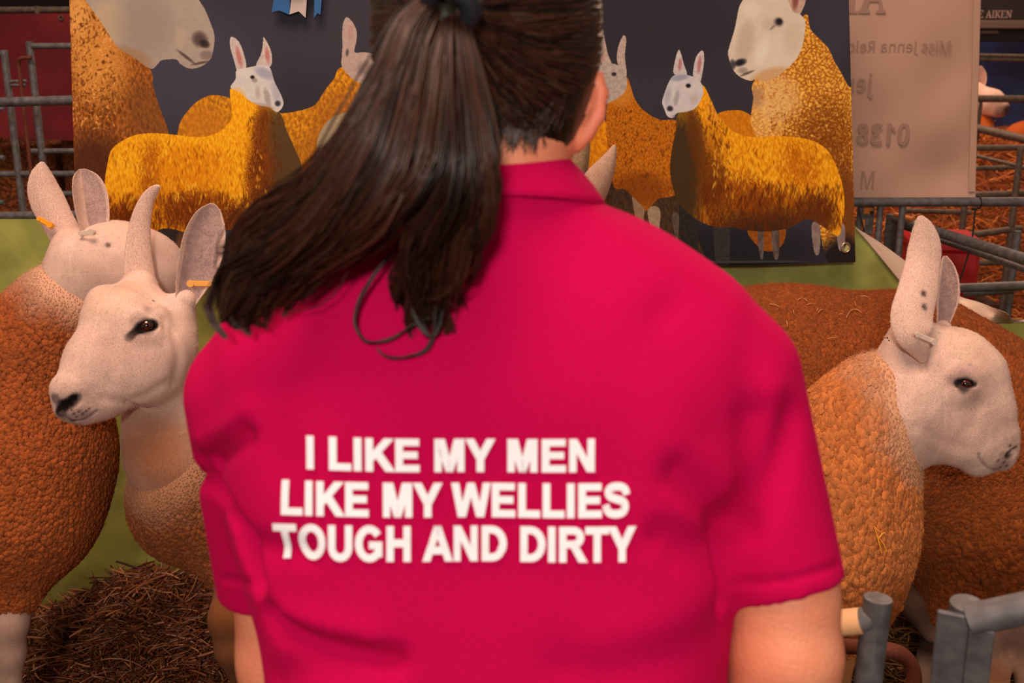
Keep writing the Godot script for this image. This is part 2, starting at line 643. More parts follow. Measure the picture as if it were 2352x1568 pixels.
func build_hurdles() -> void:
	# hurdle on the left, seen past the banner's edge: posts, rails, a drop pin
	var z := -3.02
	var g := thing("sheep_hurdle", Vector3(-2.2, 0, z), "galvanised hurdle with a dark drop pin in front of the red tarpaulin", "hurdle", "")
	var pz := func(x, y): return on_z(x, y, z)
	var post := func(x, y0, r):
		var t: Vector3 = on_z(x, y0, z)
		rail(g, "post", [t, Vector3(t.x, 0.0, z)], r, M.steel)
	post.call(67, 95, 0.0105)
	post.call(9, 115, 0.0105)
	for e in [[67, 106, 330, 104, 0.009], [-120, 123, 12, 123, 0.009], [70, 347, 330, 345, 0.008], [-120, 400, 330, 398, 0.009], [70, 445, 330, 443, 0.008], [-120, 362, 9, 362, 0.008], [-120, 465, 9, 465, 0.008], [-120, 250, 9, 250, 0.006]]:
		rail(g, "rail", [pz.call(e[0], e[1]), pz.call(e[2], e[3])], e[4], M.steel, 10)
	rail(g, "hinge_loop", [pz.call(18, 187), pz.call(62, 186)], 0.0045, M.steel, 8)
	rail(g, "hinge_loop", [pz.call(16, 196), pz.call(60, 195)], 0.0045, M.steel, 8)
	var pin := [pz.call(80, 133) + Vector3(0, 0, 0.02), pz.call(52, 133) + Vector3(0, 0, 0.02), pz.call(46, 145) + Vector3(0, 0, 0.01)]
	pin.append(Vector3(pin[2].x, 0.02, pin[2].z))
	rail(g, "drop_pin", bent(pin, 0.015), 0.0055, M.rust, 8)
	# the near stout rail that carries banner and sheet, with its posts
	z = -2.665
	var h := thing("sheep_hurdle", Vector3(0, 0, z), "long galvanised hurdle that carries the printed banner and the green sheet", "hurdle", "")
	var hx := func(x, y): return on_z(x, y, z)
	rail(h, "rail", [hx.call(-120, 238), hx.call(700, 215)], 0.0125, M.steel)
	rail(h, "rail", [hx.call(-120, 498), hx.call(700, 486)], 0.012, M.steel)
	# hurdle behind the white banner
	z = -2.69
	var k := thing("sheep_hurdle", Vector3(1.6, 0, z), "galvanised hurdle whose top rail runs below the white banner", "hurdle", "")
	var kz := func(x, y): return on_z(x, y, z)
	rail(k, "rail", [kz.call(1500, 465), kz.call(2500, 463)], 0.0125, M.steel)
	for x in [2024, 2075]:
		var t: Vector3 = kz.call(x, 470)
		rail(k, "post", [t + Vector3(0, 0, -0.004), Vector3(t.x + 0.004, 0, t.z - 0.004)], 0.0088, M.steel)
	# bracket with orange paint left of the posts
	var br := Build.new()
	var c: Vector3 = kz.call(1996, 500)
	br.box(Basis(), c + Vector3(0, -0.0, -0.03), Vector3(0.045, 0.10, 0.012), 0.003)
	var kb := obj("bracket", br.mesh(), M.steel, k)
	br = Build.new()
	br.box(Basis(), c + Vector3(0.004, 0.018, -0.0225), Vector3(0.024, 0.022, 0.004), 0.001)
	br.box(Basis(), c + Vector3(-0.006, -0.022, -0.0225), Vector3(0.008, 0.03, 0.004), 0.001)
	obj("paint_patch", br.mesh(), M.paint_orange, kb)
	rail(k, "bracket_pin", [c + Vector3(0.012, 0.012, -0.04), c + Vector3(0.012, 0.012, -0.012)], 0.0045, M.black, 10)
	# gate that runs towards the lens on the right
	var q := thing("pen_gate", P(2050, 560, 2.85) * Vector3(1, 0, 1), "galvanised gate with a channel post and sloping rails beside the red bucket", "gate")
	var ct := P(2052, 490, 2.92)
	br = Build.new()
	var turn := Basis(Vector3.UP, 0.5)
	br.box(turn, Vector3(ct.x, ct.y * 0.5, ct.z), Vector3(0.05, ct.y, 0.008), 0.002)
	br.box(turn, Vector3(ct.x, ct.y * 0.5, ct.z) + turn * Vector3(-0.025, 0, 0.02), Vector3(0.008, ct.y, 0.045), 0.002)
	obj("channel_post", br.mesh(), M.steel, q)
	rail(q, "rail", [P(2054, 502, 2.9), P(2362, 597, 2.25), P(2560, 660, 1.98)], 0.0132, M.steel)
	rail(q, "rail", [P(2080, 522, 2.92), P(2362, 622, 2.32), P(2560, 695, 2.04)], 0.008, M.steel)
	var pt := obj("paint_patch", tube([P(2058, 494, 2.885), P(2098, 506, 2.78)], 0.0085, 10), M.paint_orange, q)
	pt.name = "paint_patch"
	# pens further back on the right
	z = -4.2
	var w := thing("pen_hurdle", Vector3(3, 0, z), "dull galvanised pen rails over orange straw behind the gate", "hurdle")
	var wz := func(x, y, zz): return on_z(x, y, zz)
	for e in [[2080, 340, 2700, 338, -4.5, 0.014], [2190, 545, 2346, 524, -3.8, 0.013], [2180, 606, 2350, 600, -3.8, 0.012], [2190, 388, 2700, 376, -4.4, 0.011], [2235, 448, 2360, 443, -3.9, 0.013], [2080, 484, 2230, 488, -3.9, 0.010]]:
		rail(w, "rail", [wz.call(e[0], e[1], e[4]), wz.call(e[2], e[3], e[4])], e[5], M.steel_dark, 10)
	rail(w, "rail", [on_z(2230, 355, -4.4), on_z(2420, 400, -4.0)], 0.008, M.steel_dark, 10)
	for e in [[2345, 340, -3.8], [2216, 470, -3.8]]:
		var t := on_z(e[0], e[1], e[2])
		rail(w, "post", [t, Vector3(t.x, 0, t.z)], 0.012, M.steel_dark, 10)
	var lo := thing("pen_hurdle", on_z(2335, 700, -2.7) * Vector3(1, 0, 1), "low galvanised side rail with a post beside the turned-down sheet", "hurdle")
	rail(lo, "rail", [on_z(2190, 662, -2.92), on_z(2600, 646, -2.62)], 0.0135, M.steel)
	rail(lo, "rail", [on_z(2215, 676, -2.95), on_z(2330, 668, -2.85)], 0.008, M.steel)
	var lp := on_z(2338, 530, -2.9)
	rail(lo, "post", [lp, Vector3(lp.x, 0, lp.z)], 0.0105, M.steel)
	# still further back: rails before the blue sheet
	var y := thing("pen_hurdle", Vector3(4.2, 0, -5.6), "far pale pen rails before the blue tarpaulin and a ram", "hurdle")
	for e in [[2190, 126, 2700, 136, 0.010], [2190, 134, 2700, 146, 0.010], [2190, 226, 2700, 230, 0.019], [2190, 282, 2700, 400, 0.021]]:
		rail(y, "rail", [on_z(e[0], e[1], -5.3), on_z(e[2], e[3], -5.3 if e[3] < 300 else -4.4)], e[4], M.steel_dark, 10)
	var yp := on_z(2254, 226, -5.3)
	rail(y, "post", [yp, Vector3(yp.x, 0, yp.z)], 0.010, M.steel_dark, 10)
	# the black cable tie round the rail and its long tail
	var ring := []
	var rc: Vector3 = on_z(2246, 464, -2.69)
	for s in 19:
		var a := TAU * s / 18.0
		ring.append(rc + Vector3(0.004 * sin(a * 0.5), cos(a) * 0.0165, sin(a) * 0.0165))
	var tie := thing("cable_tie", rc, "black cable tie round the top rail with a long hanging tail", "cable tie")
	obj("loop", tube(ring, 0.002, 6), M.black, tie)
	obj("tail", tube(spline([on_z(2240, 478, -2.668), on_z(2238, 500, -2.665), on_z(2233, 545, -2.662), on_z(2222, 590, -2.662), on_z(2206, 640, -2.662), on_z(2200, 655, -2.662)], 5), 0.0022, 6), M.black, tie)
	obj("buckle", tube([on_z(2232, 480, -2.668), on_z(2244, 480, -2.668)], 0.004, 6), M.black, tie)
	var tie2 := thing("cable_tie", on_z(1982, 500, -2.668), "short black cable tie hanging close beside the printed banner", "cable tie")
	obj("tail", tube(spline([on_z(1972, 478, -2.668), on_z(1978, 500, -2.665), on_z(1985, 532, -2.662)], 5), 0.002, 6), M.black, tie2)
	# tarpaulins and signs in the distance
	var zt := -3.9
	var rt := sheet([[on_z(-420, 34, zt), on_z(-100, 32, zt), on_z(300, 30, zt)], [on_z(-420, 180, zt + 0.02), on_z(-100, 180, zt - 0.03), on_z(300, 180, zt + 0.02)], [on_z(-420, 312, zt), on_z(-100, 312, zt), on_z(300, 330, zt)]], M.red_tarp, "tarpaulin")
	tag(rt, "dark red tarpaulin hung from a far rail", "tarpaulin")
	var rr := thing("tarpaulin_rail", on_z(0, 26, zt), "far galvanised tube that holds the red tarpaulin", "rail")
	rail(rr, "tube", [on_z(-420, 24, zt - 0.06), on_z(320, 22, zt - 0.06)], 0.0115, M.steel_dark)
	rail(rr, "joint", [on_z(86, 34, zt - 0.05), on_z(86, 14, zt - 0.05)], 0.009, M.steel_dark)
	for x in [-400, 310]:
		var t := on_z(x, 24, zt - 0.06)
		rail(rr, "post", [t, Vector3(t.x, 0, t.z)], 0.0115, M.steel_dark)
	var ey := Build.new()
	var eo := []
	for s in 17: eo.append(on_z(140, 41, zt + 0.004) + Vector3(cos(TAU * s / 16.0), sin(TAU * s / 16.0), 0) * 0.008)
	ey.ring(eo, PackedFloat32Array([0.003, 0.003, 0.003, 0.003, 0.003, 0.003, 0.003, 0.003, 0.003, 0.003, 0.003, 0.003, 0.003, 0.003, 0.003, 0.003, 0.003]), 6, Color.WHITE, false)
	obj("eyelet", ey.mesh(), M.steel_dark, rt)
	var bt := sheet([[on_z(2080, 96, -6.4), on_z(2400, 96, -6.4), on_z(2900, 100, -6.4)], [on_z(2080, 200, -6.35), on_z(2400, 200, -6.45), on_z(2900, 200, -6.4)], [on_z(2080, 306, -6.4), on_z(2400, 306, -6.4), on_z(2900, 306, -6.4)]], M.blue_tarp, "tarpaulin")
	tag(bt, "dark blue tarpaulin behind the far ram", "tarpaulin")
	var sg := thing("sign_board", on_z(2350, 30, -6.5), "dark board lettered AIKEN above the blue tarpaulin", "sign")
	var bx := func(x0, y0, x1, y1, zz, th, m, called, par):
		var p0 := on_z(x0, y0, zz)
		var p1 := on_z(x1, y1, zz)
		var bb := Build.new()
		bb.box(Basis(), (p0 + p1) * 0.5, Vector3(absf(p1.x - p0.x), absf(p1.y - p0.y), th), 0.004)
		return obj(called, bb.mesh(), m, par)
	bx.call(2060, -150, 2800, 47, -6.5, 0.03, M.sign, "board", sg)
	lettering("E AIKEN", "Droid Serif", on_z(2247, 41, -6.48), on_z(2325, 24, -6.48), M.sign_text, sg, false)
	bx.call(2060, 47, 2800, 66, -6.46, 0.05, M.panel_grey, "ledge", sg)
	bx.call(2060, 66, 2800, 96, -6.5, 0.03, M.sign, "lower_board", sg)
	bx.call(2252, 70, 2292, 78, -6.47, 0.01, M.panel_grey, "label_strip", sg)
	# red bucket behind the gate
	var rb := thing("feed_box", P(2155, 670, 3.25) * Vector3(1, 0, 1), "red plastic feed box behind the sloping gate rails", "box")
	var p0 := P(2078, 536, 3.3)
	var p1 := P(2232, 676, 3.3)
	var mid := (p0 + p1) * 0.5
	br = Build.new()
	br.box(Basis(Vector3.UP, -0.25), Vector3(mid.x, p1.y + (p0.y - p1.y) * 0.42, mid.z), Vector3((p1.x - p0.x) * 0.93, (p0.y - p1.y) * 0.84, 0.24), 0.012)
	obj("body", br.mesh(), M.red_plastic, rb)
	br = Build.new()
	br.box(Basis(Vector3.UP, -0.25), Vector3(mid.x, p0.y - 0.02, mid.z), Vector3((p1.x - p0.x), 0.045, 0.27), 0.012)
	obj("lid", br.mesh(), M.red_plastic, rb)
	br = Build.new()
	br.box(Basis(), Vector3(mid.x, p1.y * 0.5, mid.z), Vector3(0.3, p1.y, 0.3), 0.01)
	tag(obj("straw_bale", br.mesh(), M.floor), "straw bale standing under the red feed box", "bale")
	# the straw bales behind the left hurdle
	for e in [[-0.55, 0.0], [0.5, 0.04], [1.55, -0.03]]:
		var t := on_z(60, 318, -3.8)
		br = Build.new()
		br.box(Basis(), Vector3(t.x + e[0], t.y * 0.5 + e[1] * 0.4, -4.32), Vector3(1.02, t.y + e[1], 0.5), 0.04)
		var o := obj("straw_bale", br.mesh(), M.bank)
		tag(o, ["brown straw bale below the red tarpaulin, cut by the frame", "brown straw bale below the red tarpaulin, behind the drop pin", "brown straw bale below the red tarpaulin, behind the printed banner"][[-0.55, 0.5, 1.55].find(e[0])], "bale", "straw bales below the red tarpaulin")
	# the pen front next to the lens, at the lower right
	var fg := thing("pen_hurdle", P(2010, 1568, 1.12) * Vector3(1, 0, 1), "near galvanised hurdle end with a round post beside the woman's arm", "hurdle")
	var ft := P(2017, 1373, 1.12)
	rail(fg, "post", [ft, P(2001, 1500, 1.135), Vector3(P(2001, 1500, 1.135).x - 0.002, 0, P(2001, 1500, 1.135).z)], 0.0155, M.steel, 20)
	rail(fg, "rail", [P(2005, 1422, 1.125), P(1930, 1430, 1.14), P(1200, 1480, 1.30)], 0.0145, M.steel, 18)
	obj("painted_glint", tube([P(1979, 1425, 1.128), P(1934, 1429.6, 1.139)], 0.0149, 18), mat(srgb(226, 178, 128), 0.5), fg)  # pale band: the yellowish reflection on the rail, put into the colour
	var rp := spline([P(1250, 1540, 1.42), P(1850, 1485, 1.36), P(1940, 1484, 1.36), P(2040, 1492, 1.36), P(2080, 1510, 1.36), P(2098, 1545, 1.36), P(2098, 1600, 1.36)], 6)
	rp.append(Vector3(rp[-1].x, 0.0, rp[-1].z))
	tag(obj("bent_pipe", tube(rp, 0.0105, 12), M.rust), "rusty brown bent tube behind the near hurdle post", "pipe")
	var gg := thing("near_gate", P(2190, 1568, 1.02) * Vector3(1, 0, 1), "near galvanised gate with an angle-iron post at the lower corner", "gate")
	var gt := P(2165, 1402, 1.03)
	var gb := P(2128, 1760, 1.10)
	var axis := (gb - gt).normalized()
	var across := (P(2260, 1405, 1.01) - P(2160, 1405, 1.03)).normalized()
	across = (across - axis * across.dot(axis)).normalized()
	var depth := across.cross(axis).normalized()
	br = Build.new()
	var bas := Basis(across, -axis, across.cross(-axis))
	var ln := 1.2
	br.box(bas, gt + across * 0.011 + axis * ln * 0.5, Vector3(0.032, ln, 0.006), 0.0015)
	br.box(bas, gt + across * 0.038 + axis * (ln * 0.5 + 0.008) + bas.z * 0.006, Vector3(0.024, ln, 0.006), 0.0015)
	br.box(bas, gt + across * 0.0265 + axis * (ln * 0.5 + 0.008) - bas.z * 0.014, Vector3(0.005, ln, 0.034), 0.0015)
	obj("angle_post", br.mesh(), M.steel, gg)
	obj("post_tube", tube([gt + across * 0.022 - bas.z * 0.016 + axis * -0.004, gt + across * 0.022 - bas.z * 0.016 + axis * ln], 0.0165, 18), M.steel, gg)
	rail(gg, "rail", [P(2225, 1424, 1.025), P(2372, 1392, 1.0), P(2900, 1275, 0.93)], 0.0163, M.steel, 20)
	rail(gg, "rail", [gt + axis * 0.5 + across * 0.03, P(2372, 1392, 1.0) + axis * 0.5, P(2900, 1275, 0.93) + axis * 0.5], 0.0163, M.steel, 20)

func lettering(text: String, font: String, low: Vector3, high: Vector3, m: Material, parent: Node3D, mirrored := false, bold := 400, called := "lettering") -> MeshInstance3D:
	# flat letters fitted between two corners of an upright plane
	var f := SystemFont.new()
	f.font_names = PackedStringArray([font])
	f.font_weight = bold
	var t := TextMesh.new()
	t.text = text
	t.font = f
	t.font_size = 64
	t.pixel_size = 0.01
	t.depth = 0.004
	t.horizontal_alignment = HORIZONTAL_ALIGNMENT_LEFT
	var a := t.get_mesh_arrays()
	var v: PackedVector3Array = a[Mesh.ARRAY_VERTEX]
	var lo := Vector3.INF
	var hi := -Vector3.INF
	for p in v:
		lo = lo.min(p)
		hi = hi.max(p)
	var b := Build.new()
	for p in v:
		var u := (p.x - lo.x) / (hi.x - lo.x)
		var w := (p.y - lo.y) / (hi.y - lo.y)
		if mirrored: u = 1.0 - u
		b.v.append(Vector3(lerpf(low.x, high.x, u), lerpf(low.y, high.y, w), lerpf(low.z, high.z, u) + (0.0006 if p.z > 0.0 else -0.0002)))
	var ix: PackedInt32Array = a[Mesh.ARRAY_INDEX]
	for q in range(0, ix.size(), 3):
		if v[ix[q]].z > 0.0 and v[ix[q + 1]].z > 0.0 and v[ix[q + 2]].z > 0.0: b.i.append_array([ix[q], ix[q + 1], ix[q + 2]])
	if mirrored:
		for q in range(0, b.i.size(), 3):
			var x := b.i[q]
			b.i[q] = b.i[q + 1]
			b.i[q + 1] = x
	b.n.resize(b.v.size())
	b.n.fill(Vector3(0, 0, 1))
	return obj(called, b.mesh(), m, parent)

# ---------------------------------------------------------------- the print on the banner
const PW := 1812
const PH := 755
const PX0 := 155.0
const PY0 := -150.0
var pr := PackedFloat32Array()
var pg := PackedFloat32Array()
var pb := PackedFloat32Array()
var pm := PackedByteArray()
var pid := 0
var streak := PackedByteArray()
var curl := PackedByteArray()
var spot := PackedByteArray()

func noise_bytes(kind: int, freq: float, seed_: int, oct := 3, ridged := false) -> PackedByteArray:
	var n := FastNoiseLite.new()
	n.noise_type = kind
	n.frequency = freq
	n.seed = seed_
	n.fractal_octaves = oct
	if ridged: n.fractal_type = FastNoiseLite.FRACTAL_RIDGED
	if kind == FastNoiseLite.TYPE_CELLULAR:
		n.cellular_return_type = FastNoiseLite.RETURN_DISTANCE2_SUB
		n.fractal_type = FastNoiseLite.FRACTAL_NONE
	return n.get_image(512, 512).get_data()

func fill(pts: Array, lo: Color, hi: Color, tex: PackedByteArray, sx := 1.0, sy := 1.0, gain := 1.0, rough := 0.0) -> void:
	# fills a closed outline with a grain between two inks
	pid += 1
	var poly := spline(pts, 8, true)
	var y0 := PH
	var y1 := 0
	for p in poly:
		y0 = mini(y0, int(p.y - PY0))
		y1 = maxi(y1, int(p.y - PY0) + 1)
	y0 = maxi(y0, 0)
	y1 = mini(y1, PH - 1)
	var m := poly.size()
	for y in range(y0, y1 + 1):
		var xs := []
		var fy := y + PY0 + 0.5
		for k in m:
			var a: Vector2 = poly[k]
			var b: Vector2 = poly[(k + 1) % m]
			if (a.y <= fy) != (b.y <= fy): xs.append(a.x + (fy - a.y) / (b.y - a.y) * (b.x - a.x) - PX0)
		xs.sort()
		for k in range(0, xs.size() - 1, 2):
			var jag := 0
			if rough > 0.0: jag = int((spot[(y * 7 & 511) * 512 + (k * 97 & 511)] - 128) * rough / 64.0)
			for x in range(maxi(0, int(xs[k] + 0.5) + jag), mini(PW, int(xs[k + 1] + 0.5) + jag)):
				var o := y * PW + x
				var t := clampf((tex[(int(y * sy) & 511) * 512 + (int(x * sx) & 511)] / 255.0 - 0.5) * gain + 0.5, 0.0, 1.0)
				pr[o] = lo.r + (hi.r - lo.r) * t
				pg[o] = lo.g + (hi.g - lo.g) * t
				pb[o] = lo.b + (hi.b - lo.b) * t
				pm[o] = pid

func daub(x: float, y: float, rx: float, ry: float, ang: float, col: Color, alpha: float, grain := 0.0, tex := PackedByteArray(), sx := 1.0, sy := 1.0, free := false) -> void:
	# a soft patch of ink inside the last outline; grain breaks its edge up
	var reach := int(maxf(rx, ry)) + 1
	var ca := cos(deg_to_rad(ang))
	var sa := sin(deg_to_rad(ang))
	var cx := int(x - PX0)
	var cy := int(y - PY0)
	for yy in range(maxi(0, cy - reach), mini(PH, cy + reach)):
		for xx in range(maxi(0, cx - reach), mini(PW, cx + reach)):
			var o := yy * PW + xx
			if not free and pm[o] != pid: continue
			var u := ((xx - cx) * ca + (yy - cy) * sa) / rx
			var v := (-(xx - cx) * sa + (yy - cy) * ca) / ry
			var q := 1.0 - u * u - v * v
			if q <= 0.0: continue
			if grain > 0.0: q = clampf(q * 1.6 - grain * (1.0 - tex[(int(yy * sy) & 511) * 512 + (int(xx * sx) & 511)] / 255.0), 0.0, 1.0)
			else: q = q * q * (3.0 - 2.0 * q)
			q *= alpha
			pr[o] += (col.r - pr[o]) * q
			pg[o] += (col.g - pg[o]) * q
			pb[o] += (col.b - pb[o]) * q

func gashes(x0: float, y0: float, x1: float, y1: float, n: int, col: Color, long: float, ang: float, spread: float, seed_: int, alpha := 0.7) -> void:
	var r := RandomNumberGenerator.new()
	r.seed = seed_
	for k in n:
		var s := r.randf_range(0.5, 1.3)
		daub(r.randf_range(x0, x1), r.randf_range(y0, y1), 2.6 * s, long * s, ang + r.randf_range(-spread, spread), col, alpha * r.randf_range(0.4, 1.0))

func pts2(a: Array) -> Array:
	var out := []
	for k in range(0, a.size(), 2): out.append(Vector2(a[k], a[k + 1]))
	return out

func print_picture() -> ImageTexture:
	pr.resize(PW * PH)
	pg.resize(PW * PH)
	pb.resize(PW * PH)
	pm.resize(PW * PH)
	streak = noise_bytes(FastNoiseLite.TYPE_SIMPLEX, 0.07, 4, 4)
	curl = noise_bytes(FastNoiseLite.TYPE_SIMPLEX, 0.055, 8, 2, true)
	spot = noise_bytes(FastNoiseLite.TYPE_SIMPLEX, 0.3, 6, 2)
	pr.fill(54 / 255.0)
	pg.fill(46 / 255.0)
	pb.fill(54 / 255.0)
	for e in [[420, 160, 260, 200, 70, 62, 76], [760, 60, 260, 160, 62, 54, 62], [1480, 60, 300, 140, 46, 40, 46], [1600, 560, 420, 90, 30, 26, 31], [1000, 420, 400, 160, 44, 36, 40], [1920, 60, 60, 120, 60, 54, 66]]:
		daub(e[0], e[1], e[2], e[3], 0, srgb(e[4], e[5], e[6]), 0.8, 0, streak, 1, 1, true)
	# far animals
	var rust := srgb(112, 54, 16)
	var amber := srgb(236, 142, 26)
	fill(pts2([397, 330, 397, 312, 405, 283, 421, 260, 444, 237, 474, 222, 497, 222, 524, 229, 560, 250, 631, 262, 667, 260, 707, 250, 725, 237, 743, 210, 765, 183, 785, 156, 860, 170, 900, 300, 880, 430, 690, 430, 560, 420]), srgb(150, 82, 22), srgb(228, 140, 30), streak, 1.2, 0.8, 1.3)
	daub(460, 290, 70, 60, 0, srgb(190, 104, 30), 0.6, 0.5, streak, 1.5, 1.5)
	daub(790, 300, 110, 120, 0, srgb(150, 78, 30), 0.6, 0.6, streak, 1.5, 1.0)
	daub(700, 380, 90, 90, 0, srgb(150, 80, 26), 0.5, 0.6, streak, 1.5, 1.0)
	fill(pts2([785, 156, 785, 129, 787, 105, 788, 67, 794, 49, 801, 46, 812, 56, 821, 76, 819, 98, 815, 122, 840, 122, 872, 135, 880, 190, 850, 200, 812, 186]), srgb(166, 128, 122), srgb(186, 150, 140), streak, 1, 1, 0.8)
	daub(806, 78, 9, 22, 8, srgb(176, 120, 118), 0.7)
	daub(840, 160, 30, 22, 0, srgb(120, 92, 88), 0.7)
	daub(797, 122, 5, 12, 8, srgb(70, 54, 52), 0.8)
	fill(pts2([722, 345, 727, 312, 745, 284, 768, 268, 800, 260, 850, 262, 860, 420, 740, 430]), srgb(146, 116, 92), srgb(170, 138, 112), streak, 1, 1, 0.6)
	# the large head on the left
	fill(pts2([140, 10, 180, 0, 240, 20, 300, 100, 340, 165, 344, 199, 356, 245, 377, 310, 390, 420, 300, 600, 140, 600]), srgb(112, 56, 22), srgb(182, 98, 40), streak, 1.6, 0.8, 1.4)
	daub(215, 130, 95, 160, -12, srgb(206, 126, 58), 0.95, 0.75, curl, 1.53, 1.53)
	daub(180, 40, 40, 60, 0, srgb(220, 144, 78), 0.8, 0.5, curl, 1.70, 1.70)
	daub(330, 270, 60, 110, -14, srgb(120, 66, 34), 0.6, 0.4, streak, 1.6, 0.6)
	daub(210, 420, 110, 150, 0, srgb(70, 34, 24), 0.85, 0.4, streak, 1.6, 0.7)
	gashes(155, 20, 260, 300, 360, srgb(96, 44, 16), 6, 30, 70, 81, 0.8)
	gashes(155, 20, 260, 300, 300, srgb(236, 156, 84), 5, 30, 70, 82, 0.7)
	gashes(230, 180, 380, 420, 260, srgb(92, 46, 22), 10, -14, 24, 83, 0.6)
	fill(pts2([190, -40, 199, 4, 228, 44, 245, 72, 268, 110, 306, 138, 340, 160, 356, 149, 367, 140, 398, 138, 409, 149, 428, 159, 451, 157, 474, 143, 484, 126, 490, 88, 483, 61, 470, 31, 451, 0, 440, -50, 300, -120]), srgb(156, 128, 118), srgb(170, 140, 128), streak, 0.6, 0.8, 0.7)
	daub(250, 60, 60, 60, 40, srgb(190, 152, 122), 0.6, 0.4, streak, 1.6, 1.6)
	daub(330, 60, 90, 90, 0, srgb(140, 116, 110), 0.6)
	daub(300, 132, 60, 26, 24, srgb(150, 104, 74), 0.7)
	daub(455, 92, 24, 22, 30, srgb(70, 52, 50), 0.85)
	daub(466, 102, 16, 12, 20, srgb(46, 34, 36), 0.9)
	daub(470, 128, 22, 14, 0, srgb(112, 88, 86), 0.7)
	daub(422, 132, 34, 5, 38, srgb(70, 50, 46), 0.8)
	daub(455, 146, 30, 4, -12, srgb(74, 54, 50), 0.8)
	daub(410, 90, 18, 30, 0, srgb(178, 144, 126), 0.7)
	# the standing animal on the left
	fill(pts2([230, 540, 233, 425, 241, 375, 249, 348, 268, 329, 298, 314, 337, 309, 383, 312, 428, 317, 467, 316, 497, 304, 516, 287, 526, 264, 522, 222, 526, 203, 560, 180, 634, 258, 650, 298, 669, 344, 685, 386, 690, 470, 640, 500, 560, 508, 500, 512, 420, 520, 350, 512, 300, 508]), srgb(216, 118, 12), srgb(254, 176, 36), streak, 2.2, 0.8, 1.1)
	daub(380, 470, 200, 90, 0, srgb(190, 92, 12), 0.45)
	daub(600, 380, 60, 150, 0, srgb(150, 76, 20), 0.6)
	daub(680, 400, 120, 210, 14, srgb(84, 54, 32), 1.0, 0.45, streak, 1.6, 0.7)
	daub(650, 330, 60, 120, -20, srgb(86, 58, 36), 0.95, 0.3, streak, 1.6, 0.7)
	daub(592, 300, 30, 90, 6, srgb(120, 56, 18), 0.95, 0.95, curl, 2.38, 1.87)
	daub(585, 400, 50, 110, 10, srgb(116, 50, 16), 0.95, 1.1, curl, 2.21, 1.70)
	daub(330, 400, 36, 110, 8, srgb(150, 70, 14), 0.8, 1.15, curl, 2.21, 1.19)
	daub(430, 470, 120, 60, -4, srgb(120, 50, 14), 0.95, 1.0, curl, 2.38, 1.53)
	daub(270, 500, 80, 60, 0, srgb(110, 44, 14), 0.95, 0.8, curl, 2.38, 1.53)
	daub(540, 490, 80, 50, 0, srgb(96, 44, 18), 0.95, 0.8, curl, 2.38, 1.53)
	daub(420, 380, 150, 60, 0, srgb(206, 104, 12), 0.6, 1.0, streak, 2.0, 0.7)
	gashes(240, 440, 640, 518, 620, srgb(96, 38, 10), 12, 0, 28, 51)
	gashes(250, 330, 600, 470, 260, srgb(150, 70, 10), 8, 0, 30, 52, 0.6)
	gashes(560, 260, 640, 470, 200, srgb(90, 40, 12), 9, 10, 40, 53)
	gashes(250, 350, 600, 470, 240, srgb(255, 184, 52), 8, 0, 30, 54, 0.55)
	fill(pts2([345, 512, 420, 518, 440, 520, 430, 620, 340, 620]), srgb(40, 30, 30), srgb(52, 40, 38), streak)
	daub(400, 560, 20, 60, 0, srgb(118, 70, 44), 0.9)
	for e in [[[526, 111, 526, 92, 532, 87, 547, 99, 557, 126, 562, 157, 551, 178, 541, 168, 534, 142], 545, 132, 8, 34, 12], [[604, 88, 616, 107, 622, 130, 617, 155, 585, 155, 597, 126, 602, 103], 611, 128, 7, 24, 6]]:
		fill(pts2(e[0]), srgb(180, 150, 146), srgb(206, 176, 168), streak)
		daub(e[1], e[2], e[3], e[4], -e[5], srgb(182, 96, 92), 0.85)
	fill(pts2([524, 203, 536, 184, 539, 164, 566, 157, 597, 152, 616, 157, 627, 191, 643, 226, 645, 245, 631, 260, 612, 249, 589, 245, 566, 233, 543, 214]), srgb(196, 172, 170), srgb(210, 186, 182), streak, 0.6, 0.6)
	daub(604, 170, 34, 16, 25, srgb(146, 134, 152), 0.8)
	daub(630, 215, 14, 40, -14, srgb(160, 146, 158), 0.7)
	daub(608, 226, 10, 30, -12, srgb(150, 124, 120), 0.7, 0.6, streak, 2, 2)
	daub(586, 215, 8, 20, 0, srgb(160, 130, 124), 0.5)
	daub(575, 179, 7, 6, 0, srgb(30, 22, 24), 1.0)
	daub(580, 186, 9, 8, 0, srgb(120, 96, 94), 0.6)
	daub(632, 240, 9, 9, 0, srgb(50, 42, 46), 0.95)
	daub(600, 246, 34, 8, 14, srgb(150, 120, 110), 0.6)
	daub(545, 218, 24, 14, 50, srgb(222, 160, 90), 0.7, 0.4, streak, 2, 2)
	# the animals in the middle right
	fill(pts2([1320, 275, 1361, 278, 1396, 288, 1400, 420, 1380, 470, 1300, 480]), srgb(190, 96, 14), srgb(232, 142, 26), streak, 1.4, 0.8, 1.2)
	fill(pts2([1640, 330, 1650, 270, 1692, 256, 1724, 263, 1753, 290, 1765, 330]), srgb(176, 92, 14), srgb(214, 124, 26), streak, 1.4, 0.8)
	fill(pts2([1330, 470, 1398, 400, 1560, 420, 1600, 520, 1600, 600, 1400, 600]), srgb(46, 34, 30), srgb(84, 52, 30), streak, 1.4, 0.6)
